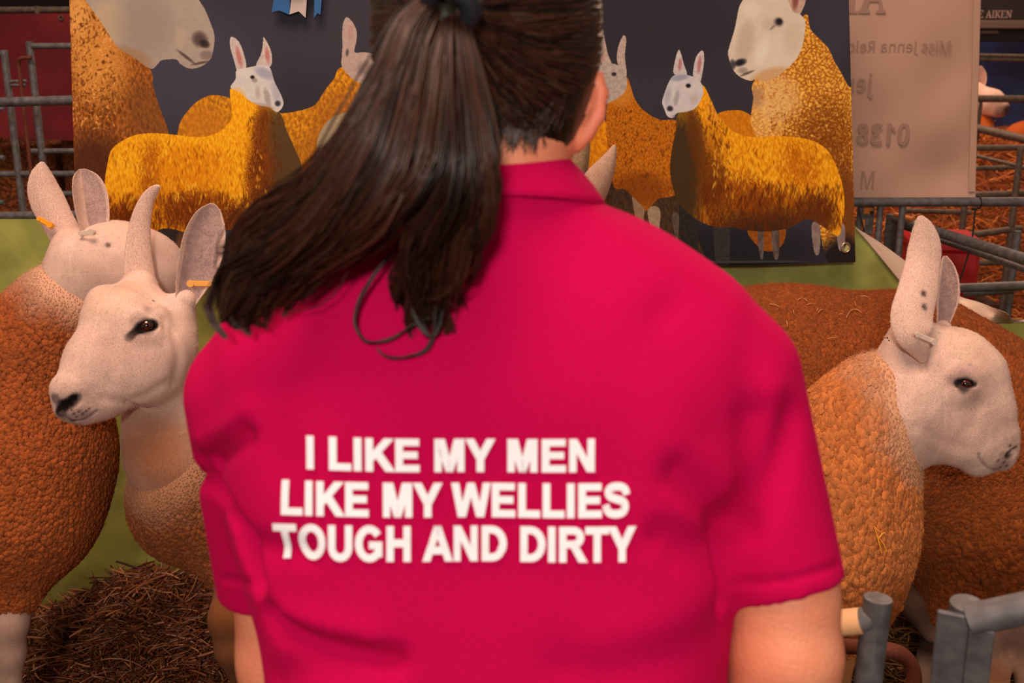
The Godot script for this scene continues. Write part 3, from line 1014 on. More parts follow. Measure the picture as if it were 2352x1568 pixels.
	for e in [[1455, 440, 1478, 560, 148, 110, 88], [1490, 468, 1512, 590, 160, 124, 104], [1546, 480, 1556, 600, 96, 76, 70], [1578, 490, 1596, 600, 150, 104, 74]]:
		fill(pts2([e[0] - 3, e[1], e[2] + 3, e[1], e[2] - 2, (e[1] + e[3]) / 2, e[2] - 4, e[3] + 30, e[0] + 6, e[3] + 30, e[0] + 4, (e[1] + e[3]) / 2]), srgb(e[4] - 20, e[5] - 20, e[6] - 20), srgb(e[4], e[5], e[6]), streak)
	fill(pts2([1396, 261, 1410, 210, 1445, 180, 1463, 229, 1484, 257, 1520, 278, 1560, 282, 1600, 330, 1600, 420, 1545, 441, 1512, 447, 1484, 470, 1474, 461, 1435, 429, 1410, 424, 1398, 367]), srgb(140, 68, 12), srgb(204, 110, 26), streak, 2.6, 1.5, 1.2)
	daub(1470, 430, 90, 50, 0, srgb(120, 54, 14), 0.8, 0.6, streak, 2, 1)
	daub(1430, 215, 40, 40, 0, srgb(196, 118, 50), 0.6, 0.4, streak, 2, 1)
	gashes(1400, 250, 1600, 450, 420, srgb(104, 46, 10), 5, 0, 40, 91, 0.7)
	for e in [[1394, 82, 1386, 98, 1382, 122, 1390, 150, 1412, 152, 1404, 127, 1398, 98], [1441, 84, 1447, 94, 1443, 131, 1446, 175, 1433, 165, 1424, 139, 1429, 106]]:
		fill(pts2(e), srgb(158, 124, 116), srgb(186, 150, 140), streak)
		daub(e[4] + 8, e[5] + 6, 6, 22, 0, srgb(160, 106, 100), 0.6)
	fill(pts2([1373, 165, 1390, 149, 1422, 150, 1443, 171, 1445, 204, 1427, 226, 1394, 243, 1378, 255, 1355, 248, 1360, 200]), srgb(150, 122, 116), srgb(182, 152, 144), streak)
	daub(1416, 172, 8, 6, 0, srgb(36, 26, 28), 0.95)
	daub(1380, 215, 30, 16, -30, srgb(112, 92, 96), 0.8)
	# the large head on the right
	fill(pts2([1733, 290, 1733, 265, 1739, 229, 1741, 190, 1800, 120, 1859, 41, 1871, 73, 1904, 110, 1924, 151, 1958, 200, 1990, 230, 1990, 620, 1900, 620, 1860, 420, 1760, 340]), srgb(244, 166, 62), srgb(150, 76, 24), curl, 1.2, 1.1, 1.5)
	daub(1760, 300, 60, 90, 0, srgb(236, 170, 104), 0.5)
	daub(1790, 230, 80, 80, -30, srgb(226, 164, 106), 0.8, 0.7, curl, 1.36, 1.36)
	daub(1748, 225, 22, 34, 0, srgb(170, 116, 84), 0.8)
	daub(1900, 330, 110, 150, 0, srgb(120, 56, 16), 0.85, 1.15, curl, 1.19, 1.02)
	daub(1940, 470, 60, 120, 0, srgb(104, 52, 22), 0.9, 0.6, curl, 1.36, 1.19)
	daub(1935, 590, 80, 80, 0, srgb(38, 28, 30), 1.0, 0.1, streak)
	gashes(1750, 120, 1965, 320, 420, srgb(176, 96, 36), 5, 60, 70, 71, 0.7)
	gashes(1780, 260, 1965, 480, 320, srgb(120, 54, 14), 6, 40, 70, 72, 0.8)
	gashes(1750, 120, 1965, 400, 300, srgb(250, 186, 96), 5, 60, 70, 73, 0.6)
	fill(pts2([1818, 6, 1830, -30, 1864, -16, 1863, 6, 1857, 26, 1843, 48, 1833, 34]), srgb(170, 126, 112), srgb(196, 150, 134), streak)
	daub(1840, 14, 9, 22, 8, srgb(120, 60, 54), 0.8)
	fill(pts2([1740, -30, 1729, 0, 1712, 24, 1700, 69, 1686, 110, 1683, 127, 1692, 159, 1708, 178, 1733, 188, 1748, 184, 1768, 190, 1810, 168, 1847, 124, 1860, 60, 1850, 40, 1835, 34, 1820, 4, 1790, -20]), srgb(198, 166, 148), srgb(210, 178, 160), streak, 0.6, 0.6, 0.8)
	daub(1800, 130, 60, 60, 0, srgb(214, 184, 168), 0.6)
	daub(1780, 178, 60, 24, -16, srgb(196, 136, 90), 0.8, 0.2, streak)
	daub(1722, 100, 26, 66, 14, srgb(178, 146, 132), 0.7)
	daub(1760, 120, 20, 50, 20, srgb(222, 194, 180), 0.6)
	daub(1830, 90, 26, 50, 10, srgb(196, 160, 140), 0.6)
	daub(1738, 30, 30, 24, 0, srgb(216, 186, 170), 0.6)
	daub(1780, 60, 22, 18, 0, srgb(180, 146, 132), 0.5)
	daub(1802, 55, 15, 13, 0, srgb(96, 80, 80), 0.9)
	daub(1803, 54, 10, 9, 0, srgb(34, 30, 34), 1.0)
	daub(1788, 66, 12, 4, -40, srgb(130, 106, 100), 0.8)
	daub(1710, 145, 20, 11, -18, srgb(34, 30, 36), 1.0)
	daub(1692, 150, 10, 16, 0, srgb(56, 50, 56), 0.9)
	daub(1716, 164, 16, 10, 0, srgb(140, 116, 112), 0.8)
	daub(1726, 170, 24, 4, -22, srgb(84, 64, 60), 0.85)
	# the standing animal on the right
	for e in [[1561, 440, 1600, 610, 52, 42, 42], [1640, 490, 1674, 610, 62, 52, 52]]:
		fill(pts2([e[0], e[1], e[2], e[1], e[2] - 3, e[3], e[0] + 5, e[3]]), srgb(e[4] - 14, e[5] - 14, e[6] - 14), srgb(e[4], e[5], e[6]), streak)
	fill(pts2([1720, 505, 1800, 500, 1800, 540, 1770, 560, 1740, 545]), srgb(120, 56, 18), srgb(160, 80, 22), streak)
	for e in [[1741, 510, 1755, 580, 112, 92, 88], [1773, 508, 1791, 580, 112, 90, 84], [1862, 500, 1879, 570, 150, 122, 116], [1914, 500, 1934, 560, 156, 130, 124]]:
		fill(pts2([e[0], e[1], e[2], e[1] + 4, e[2] - 3, e[3], e[0] + 5, e[3]]), srgb(e[4] - 40, e[5] - 40, e[6] - 40), srgb(e[4], e[5], e[6]), streak, 1.0, 0.3)
	fill(pts2([1561, 269, 1557, 302, 1547, 343, 1541, 384, 1545, 420, 1561, 457, 1600, 486, 1640, 500, 1684, 502, 1749, 512, 1810, 506, 1851, 488, 1880, 500, 1916, 527, 1929, 498, 1935, 457, 1929, 412, 1908, 363, 1884, 335, 1847, 320, 1790, 316, 1733, 318, 1692, 306, 1659, 273, 1639, 229, 1620, 198, 1590, 230]), srgb(204, 108, 10), srgb(250, 168, 34), streak, 2.3, 0.8, 1.1)
	daub(1740, 490, 200, 80, 0, srgb(150, 70, 14), 0.55)
	daub(1620, 400, 70, 150, 0, srgb(140, 70, 18), 0.6)
	daub(1560, 400, 74, 190, 4, srgb(66, 44, 26), 1.0, 0.3, streak, 1.6, 0.7)
	daub(1600, 310, 26, 90, -6, srgb(96, 48, 20), 0.9, 0.8, curl, 2.38, 1.87)
	daub(1640, 420, 50, 110, -14, srgb(104, 48, 16), 0.95, 1.0, curl, 2.38, 1.36)
	daub(1750, 505, 150, 62, -3, srgb(64, 36, 24), 1.0, 0.7, curl, 2.72, 1.36)
	daub(1720, 440, 110, 60, 20, srgb(128, 56, 14), 0.9, 1.2, curl, 2.55, 1.19)
	daub(1870, 480, 60, 60, 0, srgb(92, 44, 20), 0.95, 0.7, curl, 2.55, 1.19)
	daub(1840, 380, 60, 80, -30, srgb(176, 86, 12), 0.8, 1.25, curl, 2.04, 1.02)
	daub(1650, 250, 30, 50, 0, srgb(210, 128, 44), 0.6, 0.6, curl, 2.04, 1.70)
	gashes(1600, 420, 1930, 508, 640, srgb(92, 38, 12), 13, 6, 26, 61)
	gashes(1640, 330, 1930, 470, 260, srgb(150, 70, 10), 8, 4, 30, 62, 0.6)
	gashes(1590, 230, 1680, 430, 200, srgb(96, 44, 12), 9, -10, 40, 63)
	gashes(1640, 330, 1930, 440, 220, srgb(255, 182, 52), 8, 4, 30, 64, 0.55)
	for e in [[[1569, 116, 1580, 151, 1585, 175, 1557, 173, 1557, 151], 1570, 150, 6, 20], [[1624, 118, 1627, 139, 1620, 180, 1612, 202, 1600, 182, 1604, 147, 1612, 127], 1615, 150, 6, 28]]:
		fill(pts2(e[0]), srgb(172, 150, 152), srgb(204, 176, 172), streak)
		daub(e[1], e[2], e[3], e[4], 8, srgb(170, 88, 90), 0.8)
	fill(pts2([1527, 237, 1533, 216, 1543, 192, 1555, 176, 1578, 173, 1602, 180, 1620, 196, 1622, 220, 1606, 249, 1586, 259, 1561, 263, 1553, 273, 1539, 271, 1531, 253]), srgb(186, 164, 166), srgb(200, 178, 178), streak, 0.6, 0.6)
	daub(1568, 180, 30, 10, -8, srgb(132, 124, 146), 0.8)
	daub(1540, 222, 10, 30, 12, srgb(158, 142, 152), 0.7)
	daub(1560, 228, 8, 26, 12, srgb(140, 118, 120), 0.6, 0.6, streak, 2, 2)
	daub(1588, 199, 8, 7, 0, srgb(26, 20, 24), 1.0)
	daub(1544, 252, 10, 9, 0, srgb(40, 34, 40), 0.95)
	daub(1600, 232, 14, 18, 20, srgb(170, 140, 132), 0.5)
	daub(1560, 268, 16, 5, -10, srgb(120, 96, 92), 0.7)
	var out := PackedByteArray()
	out.resize(PW * PH * 3)
	for o in PW * PH:
		var g := (spot[(o * 31) & 262143] / 255.0 - 0.5) * 0.018
		out[o * 3] = clampi(int((pr[o] * PRINT_GAIN.r + g) * 255.0), 0, 255)
		out[o * 3 + 1] = clampi(int((pg[o] * PRINT_GAIN.g + g) * 255.0), 0, 255)
		out[o * 3 + 2] = clampi(int((pb[o] * PRINT_GAIN.b + g) * 255.0), 0, 255)
	return ImageTexture.create_from_image(Image.create_from_data(PW, PH, false, Image.FORMAT_RGB8, out))
const PRINT_GAIN := Color(1.06, 1.22, 1.24)

func build_banners() -> void:
	# printed banner
	var rows := []
	var zs := [-2.545, -2.545, -2.542, -2.535]
	for r in 4:
		var y: float = [-150.0, 100.0, 350.0, 605.0][r]
		var x0: float = lerpf(155.0, 177.0, (y + 150.0) / 755.0)
		var x1: float = lerpf(1946.0, 1965.0, (y + 150.0) / 755.0)
		var row := []
		for k in 13:
			var u := k / 12.0
			var dip := 0.0
			var wave := 0.0
			if r == 3:
				dip = [0, 2, 0, -2, 0, 2, 3, 1, 0, 3, 5, 2, -4][k]
				wave = [0, 0.006, 0.0, -0.004, 0, 0.006, 0, -0.004, 0.004, 0.008, -0.002, 0.006, 0.012][k]
			row.append(on_z(lerpf(x0, x1, u), y + dip, zs[r] + wave))
		rows.append(row)
	var m := mat(Color.WHITE, 0.75)
	m.metallic_specular = 0.2
	m.albedo_texture = print_picture()
	m.texture_repeat = false
	var pb_ := sheet(rows, m, "printed_banner", null, 0.0015, true, 5)
	tag(pb_, "large printed banner of orange rams on a dark ground behind the woman", "banner")
	var hem := sheet([[on_z(177, 600, -2.537), on_z(1000, 602, -2.537), on_z(1964, 597, -2.528)], [on_z(177, 606, -2.535), on_z(1000, 608, -2.535), on_z(1964, 602, -2.526)]], M.black, "hem", pb_, 0.003)
	var ring := Build.new()
	var eo := []
	var er := []
	for s in 25:
		eo.append(on_z(1942, 568.5, -2.526) + Vector3(cos(TAU * s / 24.0) * 0.0105, sin(TAU * s / 24.0) * 0.0118, 0.001))
		er.append(0.0026)
	ring.ring(eo, er, 8, Color.WHITE, false)
	obj("eyelet", ring.mesh(), M.brass, pb_)
	var disc_fill := Build.new()
	disc_fill.ring([on_z(1942, 568.5, -2.5275), on_z(1942, 568.5, -2.5262)], [0.0085, 0.0085], 18)
	obj("eyelet_disc", disc_fill.mesh(), M.green, pb_)  # solid green disc added in the ring, in place of a cut opening
	tick("print")
	# white banner seen from the back
	rows = []
	for r in 7:
		var y: float = [-150.0, -40.0, 70.0, 180.0, 290.0, 390.0, 456.0][r]
		var row := []
		for k in 7:
			var x: float = lerpf(1800.0, 2257.5 - (y + 150.0) * 0.0285, k / 6.0)
			var w: float = [[0, 0, 0, 0, 0, 0, 0], [0, 0, 0, 0.001, 0, 0, 0], [0, 0, 0.001, 0, 0.002, 0, 0], [0, 0, 0, 0.003, 0.002, -0.010, 0.004], [0, 0, 0.001, -0.006, 0.003, 0.008, 0], [0, 0, 0, 0.002, -0.008, -0.014, 0.004], [0, 0, 0, 0, 0.002, 0.0, 0.012]][r][k]
			row.append(on_z(x, y, -2.720 + w))
		rows.append(row)
	var wb := sheet(rows, M.white_vinyl, "white_banner", null, 0.0015, false, 5)
	tag(wb, "white banner seen from behind, its mirrored lettering showing faintly through", "banner")
	var fold := sheet([[on_z(2239, -150, -2.714), on_z(2256, -150, -2.714)], [on_z(2232, 200, -2.711), on_z(2246, 200, -2.711)], [on_z(2224, 440, -2.707), on_z(2239, 440, -2.705)]], M.white_vinyl, "side_hem", wb, 0.001, false, 4)
	for e in [["AI", "Droid Serif", 1940, 31, 2041, -52, 700, 0, 0], ["Miss Jenna Reid", "Droid Sans", 1946, 126, 2184, 92, 400, -6, 6], ["jen", "Droid Sans", 1938, 226, 2009, 168, 700, 0, 0], ["0138", "Droid Sans", 1966, 333, 2091, 283, 700, 0, 0], ["M", "Droid Sans", 1976, 433, 2009, 393, 400, 0, 0]]:
		var l := lettering(e[0], e[1], on_z(e[2], e[3], -2.7165), on_z(e[4], e[5], -2.7165), M.ghost, wb, true, e[6])
	# rosette tails
	var ro := thing("rosette", on_z(684, 0, -2.55), "rosette with two blue ribbon tails and one white one pinned on the banner", "rosette")
	for e in [["blue", [636, -60, 668, -60, 665, 34, 641, 24, 624, 28, 630, -10]], ["white", [674, -60, 708, -60, 702, 41, 686, 26, 665, 33, 670, -10]], ["blue", [722, -60, 744, -60, 736, 34, 729, 30, 721, 42, 722, -10]]]:
		var pl: Array = pts2(e[1])
		var bb := Build.new()
		for p in pl: bb.v.append(on_z(p.x, p.y, -2.520))
		for t in Geometry2D.triangulate_polygon(PackedVector2Array(pl)): bb.i.append(t)
		var n0 := pl.size()
		for k in n0: bb.v.append(bb.v[k] + Vector3(0, 0, -0.0015))
		for k in range(0, (bb.i.size()), 3): bb.i.append_array([bb.i[k] + n0, bb.i[k + 2] + n0, bb.i[k + 1] + n0])
		for k in n0: bb.i.append_array([k, (k + 1) % n0, k + n0, (k + 1) % n0, (k + 1) % n0 + n0, k + n0])
		var rib := obj("ribbon_tail", bb.mesh(), M[e[0] + "_ribbon"], ro)
		if e[0] == "white": rib.set_meta("label", "white ribbon tail")
	var disc := Build.new()
	disc.ring([on_z(686, -75, -2.53), on_z(686, -75, -2.50)], [0.06, 0.055], 28)
	obj("rosette_centre", disc.mesh(), M.blue_ribbon, ro)
	# green sheet over the rail, its white back folded over at the right
	var gs := thing("green_sheet", Vector3(0, 0, -2.610), "green vinyl sheet hung behind the rams, white back folded over at the corner", "sheet")
	rows = []
	for r in 5:
		var y: float = [503.0, 640.0, 850.0, 1100.0, 1420.0][r]
		var row := []
		for k in 13:
			var u := k / 12.0
			var x: float = lerpf(-260.0, 2075.0, u)
			var yy := y
			if r == 0 and k == 12: x = 1966
			if r == 0 and k == 12: yy = 520
			if r == 1 and k == 12: x = 2072
			if r > 1 and k == 12: x = 2110
			var w: float = 0.018 * sin(k * 2.3 + r * 0.7) * (0.2 + r * 0.25)
			row.append(on_z(x, yy, -2.600 + (0.0 if r == 0 else w)))
		rows.append(row)
	sheet(rows, M.green, "front_panel", gs, 0.002, false, 4)
	sheet([[on_z(2060, 690, -2.610), on_z(2200, 735, -2.570), on_z(2330, 742, -2.510), on_z(2620, 700, -2.410)], [on_z(2060, 900, -2.610), on_z(2200, 900, -2.590), on_z(2330, 900, -2.530), on_z(2620, 900, -2.430)], [on_z(2060, 1330, -2.610), on_z(2200, 1330, -2.590), on_z(2330, 1330, -2.550), on_z(2620, 1330, -2.450)]], M.green, "side_panel", gs, 0.002, false, 6)
	sheet([[on_z(1963, 521, -2.592), on_z(2020, 556, -2.610), on_z(2085, 603, -2.610)], [on_z(1998, 560, -2.590), on_z(2035, 592, -2.596), on_z(2080, 630, -2.595)], [on_z(2070, 648, -2.585), on_z(2080, 660, -2.585), on_z(2092, 668, -2.585)]], M.sheet_back, "folded_back", gs, 0.002, false, 6)
	sheet([[on_z(2150, 640, -2.630), on_z(2200, 678, -2.610), on_z(2250, 694, -2.570), on_z(2310, 718, -2.340), on_z(2354, 733, -2.470), on_z(2600, 690, -2.410)], [on_z(2145, 690, -2.610), on_z(2195, 722, -2.580), on_z(2250, 736, -2.360), on_z(2305, 742, -2.500), on_z(2352, 738, -2.460), on_z(2600, 700, -2.400)]], M.sheet_back, "folded_back", gs, 0.002, false, 6)

# ---------------------------------------------------------------- the woman
func strand(b: Build, path: Array, w0: float, col: Color) -> void:     # one lock of hair: a thin tapering tube
	var m := path.size()
	var rr := []
	for k in m:
		var t := float(k) / (m - 1)
		rr.append(w0 * (0.3 + 0.7 * sin(PI * clampf(t * 0.9 + 0.12, 0.0, 1.0))))
	b.ring(path, rr, 4, col, false)

func build_woman() -> void:
	var w := thing("person", P(1140, 1500, 0.93) * Vector3(1, 0, 1), "woman seen from behind in a raspberry pink polo shirt with a dark brown ponytail", "person")
	# ---- shirt
	var s := Sdf.new()
	limb(s, [V(850, 900, .915, 285), V(1430, 890, .915, 285)], 0.06)
	limb(s, [V(815, 1090, .915, 285), V(1425, 1090, .915, 285)], 0.06)
	limb(s, [V(856, 1300, .912, 262), V(1412, 1300, .912, 260)], 0.06)
	limb(s, [V(906, 1480, .910, 254), V(1382, 1480, .910, 250)], 0.06)
	limb(s, [V(902, 1680, .910, 258), V(1384, 1680, .910, 256)], 0.06)
	limb(s, [V(850, 1930, .905, 300), V(1430, 1930, .905, 300)], 0.06)
	limb(s, [V(1125, 540, .90, 152), V(1370, 676, .895, 152), V(1570, 792, .90, 168)], 0.06)
	limb(s, [V(1125, 540, .90, 152), V(880, 690, .895, 155), V(665, 825, .905, 158)], 0.06)
	limb(s, [V(990, 800, .90, 225), V(1250, 800, .90, 225)], 0.06)
	s.cap(P(1126, 660, .90), P(1131, 432, .893), S(200, .90), S(205, .893), 0.02, 2)
	# sleeves with flat hems
	s.cap(P(1668, 870, .90), P(1804, 1352, .885), S(170, .90), S(136, .885), 0.014, 2)
	s.cap(P(594, 910, .925), P(631, 1350, .985), S(165, .925), S(128, .985), 0.014, 2)
	var mesh := s.build(0.0045)
	# folds in the cloth
	var folds := []
	var fold := func(pts: Array, wide: float, deep: float):
		var line := []
		for p in spline(pts2(pts), 5): line.append(s.hit(CAM, P(p.x, p.y, 1.0)))
		folds.append([line, wide, deep])
		mesh.groove(line, wide, deep)
	for e in [
		[[1684, 1218, 1674, 1260, 1670, 1330, 1667, 1390], 0.007, 0.014], [[1668, 1196, 1682, 1212, 1692, 1222], 0.012, 0.011], [[1676, 1262, 1672, 1274], 0.009, 0.010], [[1560, 1090, 1620, 1150, 1660, 1195, 1694, 1216], 0.014, 0.008], [[1690, 1214, 1735, 1165, 1780, 1080, 1815, 960], 0.016, 0.007],
		[[1694, 1214, 1715, 1130, 1728, 1040, 1730, 960], 0.016, 0.006], [[1690, 1225, 1650, 1246, 1600, 1250, 1520, 1232], 0.014, 0.006], [[1712, 1100, 1752, 1010, 1768, 900], 0.020, -0.005], [[1690, 1290, 1640, 1300, 1560, 1285], 0.014, 0.003],
		[[490, 1080, 512, 1140, 548, 1220, 572, 1290], 0.008, 0.020], [[556, 1246, 574, 1290, 590, 1335], 0.010, 0.016], [[452, 1066, 480, 1054, 510, 1036, 560, 1000], 0.011, 0.008], [[446, 1092, 476, 1104, 504, 1124], 0.009, 0.009], [[470, 1020, 520, 1000, 570, 940], 0.016, -0.004],
		[[560, 1232, 590, 1250, 640, 1262, 700, 1266], 0.012, 0.004], [[556, 1262, 590, 1290, 620, 1330], 0.010, -0.0015], [[622, 1412, 650, 1446, 720, 1480, 800, 1500, 900, 1522], 0.012, 0.010], [[612, 1380, 660, 1418, 740, 1452, 840, 1470], 0.016, -0.004],
		[[1650, 1440, 1560, 1490, 1440, 1530, 1300, 1545], 0.024, 0.004], [[1600, 1420, 1500, 1460, 1380, 1490], 0.024, -0.003], [[640, 1568, 700, 1530, 780, 1540], 0.016, 0.004],
		[[1240, 520, 1330, 556, 1430, 620, 1520, 700], 0.022, 0.003], [[1330, 470, 1420, 560, 1500, 640], 0.02, -0.002], [[700, 760, 640, 860, 620, 960, 640, 1040], 0.024, 0.003], [[1520, 760, 1600, 860, 1640, 980], 0.026, 0.003],
		[[900, 900, 1120, 930, 1340, 900], 0.06, -0.003], [[1100, 620, 1110, 900, 1106, 1300], 0.05, 0.004],
		[[1680, 1340, 1760, 1338, 1850, 1322, 1925, 1298], 0.0035, 0.0018], [[512, 1328, 556, 1336, 590, 1336], 0.0035, 0.0018]]:
		fold.call(e[0], e[1], e[2] * 1.35)
	mesh.smooth()
	var shirt := obj("polo_shirt", mesh.mesh(), M.shirt, w)
	tick(" shirt")
	# collar: a stand turned over, one ring
	var cb := Build.new()
	var rings := [[480, 250], [466, 257], [430, 232], [400, 208], [374, 184], [364, 176], [361, 168], [368, 162], [400, 166], [440, 176]]
	for e in rings:
		for q in 48:
			var a := TAU * q / 48.0
			var c := P(1132, e[0], .895)
			var r: float = S(e[1], .895)
			var front: float = 1.0 - 0.0 * cos(a)
			cb.v.append(c + cam_basis * Vector3(cos(a) * r, 0.012 * maxf(0.0, -sin(a)) * -3.0, -sin(a) * -r * 0.86 * front))
	cb.grid(rings.size(), 48, 0, true, true)
	cb.smooth()
	obj("collar", cb.mesh(), M.shirt, shirt)
	# lettering pressed on the back
	var lines := [["I LIKE MY MEN", 703, 1006, 1367, 1083], ["LIKE MY WELLIES", 645, 1108, 1447, 1188], ["TOUGH AND DIRTY", 625, 1208, 1462, 1290]]
	for ln in lines:
		var b := Build.new()
		var quads := []
		var pen := 0.0
		for ch in ln[0]:
			if ch != " ":
				for q in glyph(ch):
					var moved := []
					var way := 1.0 if (q[1] - q[0]).cross(q[3] - q[0]) > 0.0 else -1.0
					for c in 4:
						var e0: Vector2 = (q[c] - q[(c + 3) % 4]).normalized().orthogonal() * way
						var e1: Vector2 = (q[(c + 1) % 4] - q[c]).normalized().orthogonal() * way
						moved.append(q[c] + (e0 + e1) / maxf(0.4, 1.0 + e0.dot(e1)) * BOLD + Vector2(pen, 0))
					quads.append(moved)
			pen += {" ": .278, "I": .278, "L": .611, "E": .667, "M": .833, "Y": .667, "W": .944, "S": .667, "T": .611, "O": .778, "G": .778}.get(ch, .722)
		var x0 := 9.0
		var x1 := -9.0
		for q in quads:
			for p in q:
				x0 = minf(x0, p.x)
				x1 = maxf(x1, p.x)
		for q in quads:
			var base := b.v.size()
			var n1 := clampi(int((q[1] - q[0]).length() / 0.06), 1, 8)
			var n2 := clampi(int((q[3] - q[0]).length() / 0.06), 1, 12)
			for a in n2 + 1:
				for c in n1 + 1:
					var p: Vector2 = q[0].lerp(q[1], float(c) / n1).lerp(q[3].lerp(q[2], float(c) / n1), float(a) / n2)
					var u := (p.x - x0) / (x1 - x0)
					var px := lerpf(ln[1], ln[3], u)
					var py := lerpf(ln[4], ln[2], (p.y + BOLD) / (0.716 + 2.0 * BOLD)) + 6.0 * (u - 0.5) - 5.0 * pow(absf(u - 0.5) * 2.0, 2.0) + 2.0
					var h := s.hit(CAM, P(px, py, 1.0))
					b.v.append(h - (h - CAM).normalized() * 0.0024)
			var turned: bool = (q[1] - q[0]).cross(q[3] - q[0]) < 0.0
			b.grid(n2 + 1, n1 + 1, base, false, turned)
		b.smooth()
		if b.n[0].dot(CAM - b.v[0]) < 0:
			for q in range(0, b.i.size(), 3):
				var x := b.i[q]
				b.i[q] = b.i[q + 1]
				b.i[q + 1] = x
			b.smooth()
		for e in folds: b.groove(e[0], e[1], e[2])
		b.smooth()
		var lt := obj("lettering", b.mesh(), M.print_white, shirt)
		lt.set_meta("label", "white printed lettering reading " + ln[0])
	tick(" letters")
	# ---- body: head, neck, arms and hands in one skin
	var k := Sdf.new()
	limb(k, [V(1125, 560, .895, 150), V(1130, 330, .89, 158), V(1125, 180, .89, 175)], 0.04)
	limb(k, [V(1120, -60, .90, 232), V(1128, 110, .90, 212)], 0.05)
	limb(k, [V(1130, 30, 1.0, 190), V(1130, 190, 1.0, 130), V(1130, 250, 1.015, 90)], 0.04)
	limb(k, [V(1130, 40, 1.075, 30), V(1130, 110, 1.10, 34)], 0.02)             # nose
	limb(k, [V(1085, 178, 1.075, 26), V(1175, 178, 1.075, 26)], 0.015)         # lips
	# the ear turned to us
	limb(k, [V(1338, 190, .895, 20), V(1368, 180, .885, 18), V(1380, 215, .885, 16), V(1374, 262, .885, 17), V(1350, 305, .886, 17), V(1326, 332, .884, 19)], 0.006)
	limb(k, [V(1322, 190, .897, 26), V(1345, 235, .896, 19), V(1320, 305, .895, 14)], 0.006)
	# ear on the other side
	limb(k, [V(915, 190, .895, 20), V(880, 185, .885, 18), V(872, 240, .885, 16), V(905, 320, .89, 15)], 0.012)
	limb(k, [V(1135, 640, .905, 150), V(1135, 560, .90, 150)], 0.05)
	# arms
	limb(k, [V(1690, 1000, .90, 100), V(1802, 1370, .888, 118), V(1803, 1500, .888, 124), V(1790, 1700, .90, 105)], 0.012)
	limb(k, [V(1790, 1700, .90, 105), V(1700, 1710, .98, 92), V(1560, 1560, 1.12, 62)], 0.05)
	limb(k, [V(620, 1100, .955, 88), V(646, 1380, .99, 98), V(668, 1520, 1.0, 88)], 0.012)
	limb(k, [V(660, 1520, 1.0, 92), V(780, 1520, 1.08, 84), V(980, 1490, 1.19, 58)], 0.05)
	for hand in [[V(1560, 1560, 1.12, 62), V(1500, 1500, 1.17, 60), -1.0], [V(980, 1490, 1.19, 58), V(1060, 1480, 1.22, 56), 1.0]]:
		var a: Vector4 = hand[0]
		var b: Vector4 = hand[1]
		var wr := P(a.x, a.y, a.z)
		var pm_ := P(b.x, b.y, b.z)
		var fd := (pm_ - wr).normalized()
		var sd := fd.cross(Vector3.UP).normalized()
		for j in 4:
			var o := sd * (j - 1.5) * 0.021
			k.cap(wr + fd * 0.02 + o * 0.5, wr + fd * 0.085 + o, 0.017, 0.0125, 0.012)
			var root := wr + fd * 0.085 + o
			var ln: float = [0.030, 0.036, 0.034, 0.026][j]
			var m1 := root + fd * ln + Vector3(0, -0.004, 0)
			var m2 := m1 + (fd * 0.6 + Vector3(0, -0.8, 0)).normalized() * ln * 0.8
			var m3 := m2 + (fd * 0.1 + Vector3(0, -1, 0)).normalized() * ln * 0.6
			k.cap(root, m1, 0.0098, 0.0092, 0.003)
			k.cap(m1, m2, 0.0092, 0.0086, 0.003)
			k.cap(m2, m3, 0.0086, 0.0074, 0.003)
		var th: Vector3 = wr + fd * 0.03 + sd * 0.03 * hand[2]
		var t1: Vector3 = th + (fd * 0.6 + sd * 0.7 * hand[2] + Vector3(0, -0.3, 0)).normalized() * 0.04
		k.cap(th, t1, 0.0125, 0.0105, 0.008)
		k.cap(t1, t1 + (fd * 0.8 + Vector3(0, -0.6, 0)).normalized() * 0.03, 0.0105, 0.0085, 0.003)
	var kb := k.build(0.005)
	var skin := lin(226, 150, 116)
	var flush := lin(214, 122, 92)
	var ear_at := P(1358, 262, .88)
	var fn := FastNoiseLite.new()
	fn.frequency = 9.0
	for p in kb.v:
		var t := clampf(fn.get_noise_3dv(p) * 0.9 + 0.35, 0.0, 1.0)
		var q := skin.lerp(flush, t)
		var er := 1.0 - p.distance_to(ear_at) / 0.055
		if er > 0.0: q = q.lerp(lin(232, 116, 86), minf(er * 2.0, 0.55))
		kb.c.append(q)
	var crease := []
	for p in [[1334, 214], [1322, 250], [1314, 290], [1306, 322]]: crease.append(k.hit(CAM, P(p[0], p[1], 1.0)))
	kb.groove(crease, 0.004, 0.006)
	kb.smooth()
	obj("body", kb.mesh(), M.skin, w)
	tick(" skin")
	# ---- trousers and boots, below the frame
	var tr := Sdf.new()
	var hipl := P(960, 1960, .91)
	var hipr := P(1320, 1960, .91)
	tr.cap(hipl, hipr, S(290, .91), S(290, .91), 0.05)
	var fl := Vector3(hipl.x - 0.04, 0.12, hipl.z + 0.02)
	var fr := Vector3(hipr.x + 0.04, 0.12, hipr.z + 0.02)
	for e in [[hipl, fl], [hipr, fr]]:
		var knee: Vector3 = e[0].lerp(e[1], 0.5) + Vector3(0, 0, -0.03)
		tr.cap(e[0], knee, 0.098, 0.066, 0.03)
		tr.cap(knee, e[1], 0.066, 0.055, 0.02)
	obj("trousers", tr.build(0.016).mesh(), M.jeans, w)
	for e in [fl, fr]:
		var bo := Sdf.new()
		bo.cap(e + Vector3(0, 0.1, 0), e + Vector3(0, -0.06, 0), 0.066, 0.052, 0.02)
		bo.cap(e + Vector3(0, -0.075, 0.02), e + Vector3(0, -0.08, -0.16), 0.045, 0.04, 0.03)
		obj("boot", bo.build(0.012).mesh(), M.black, w)
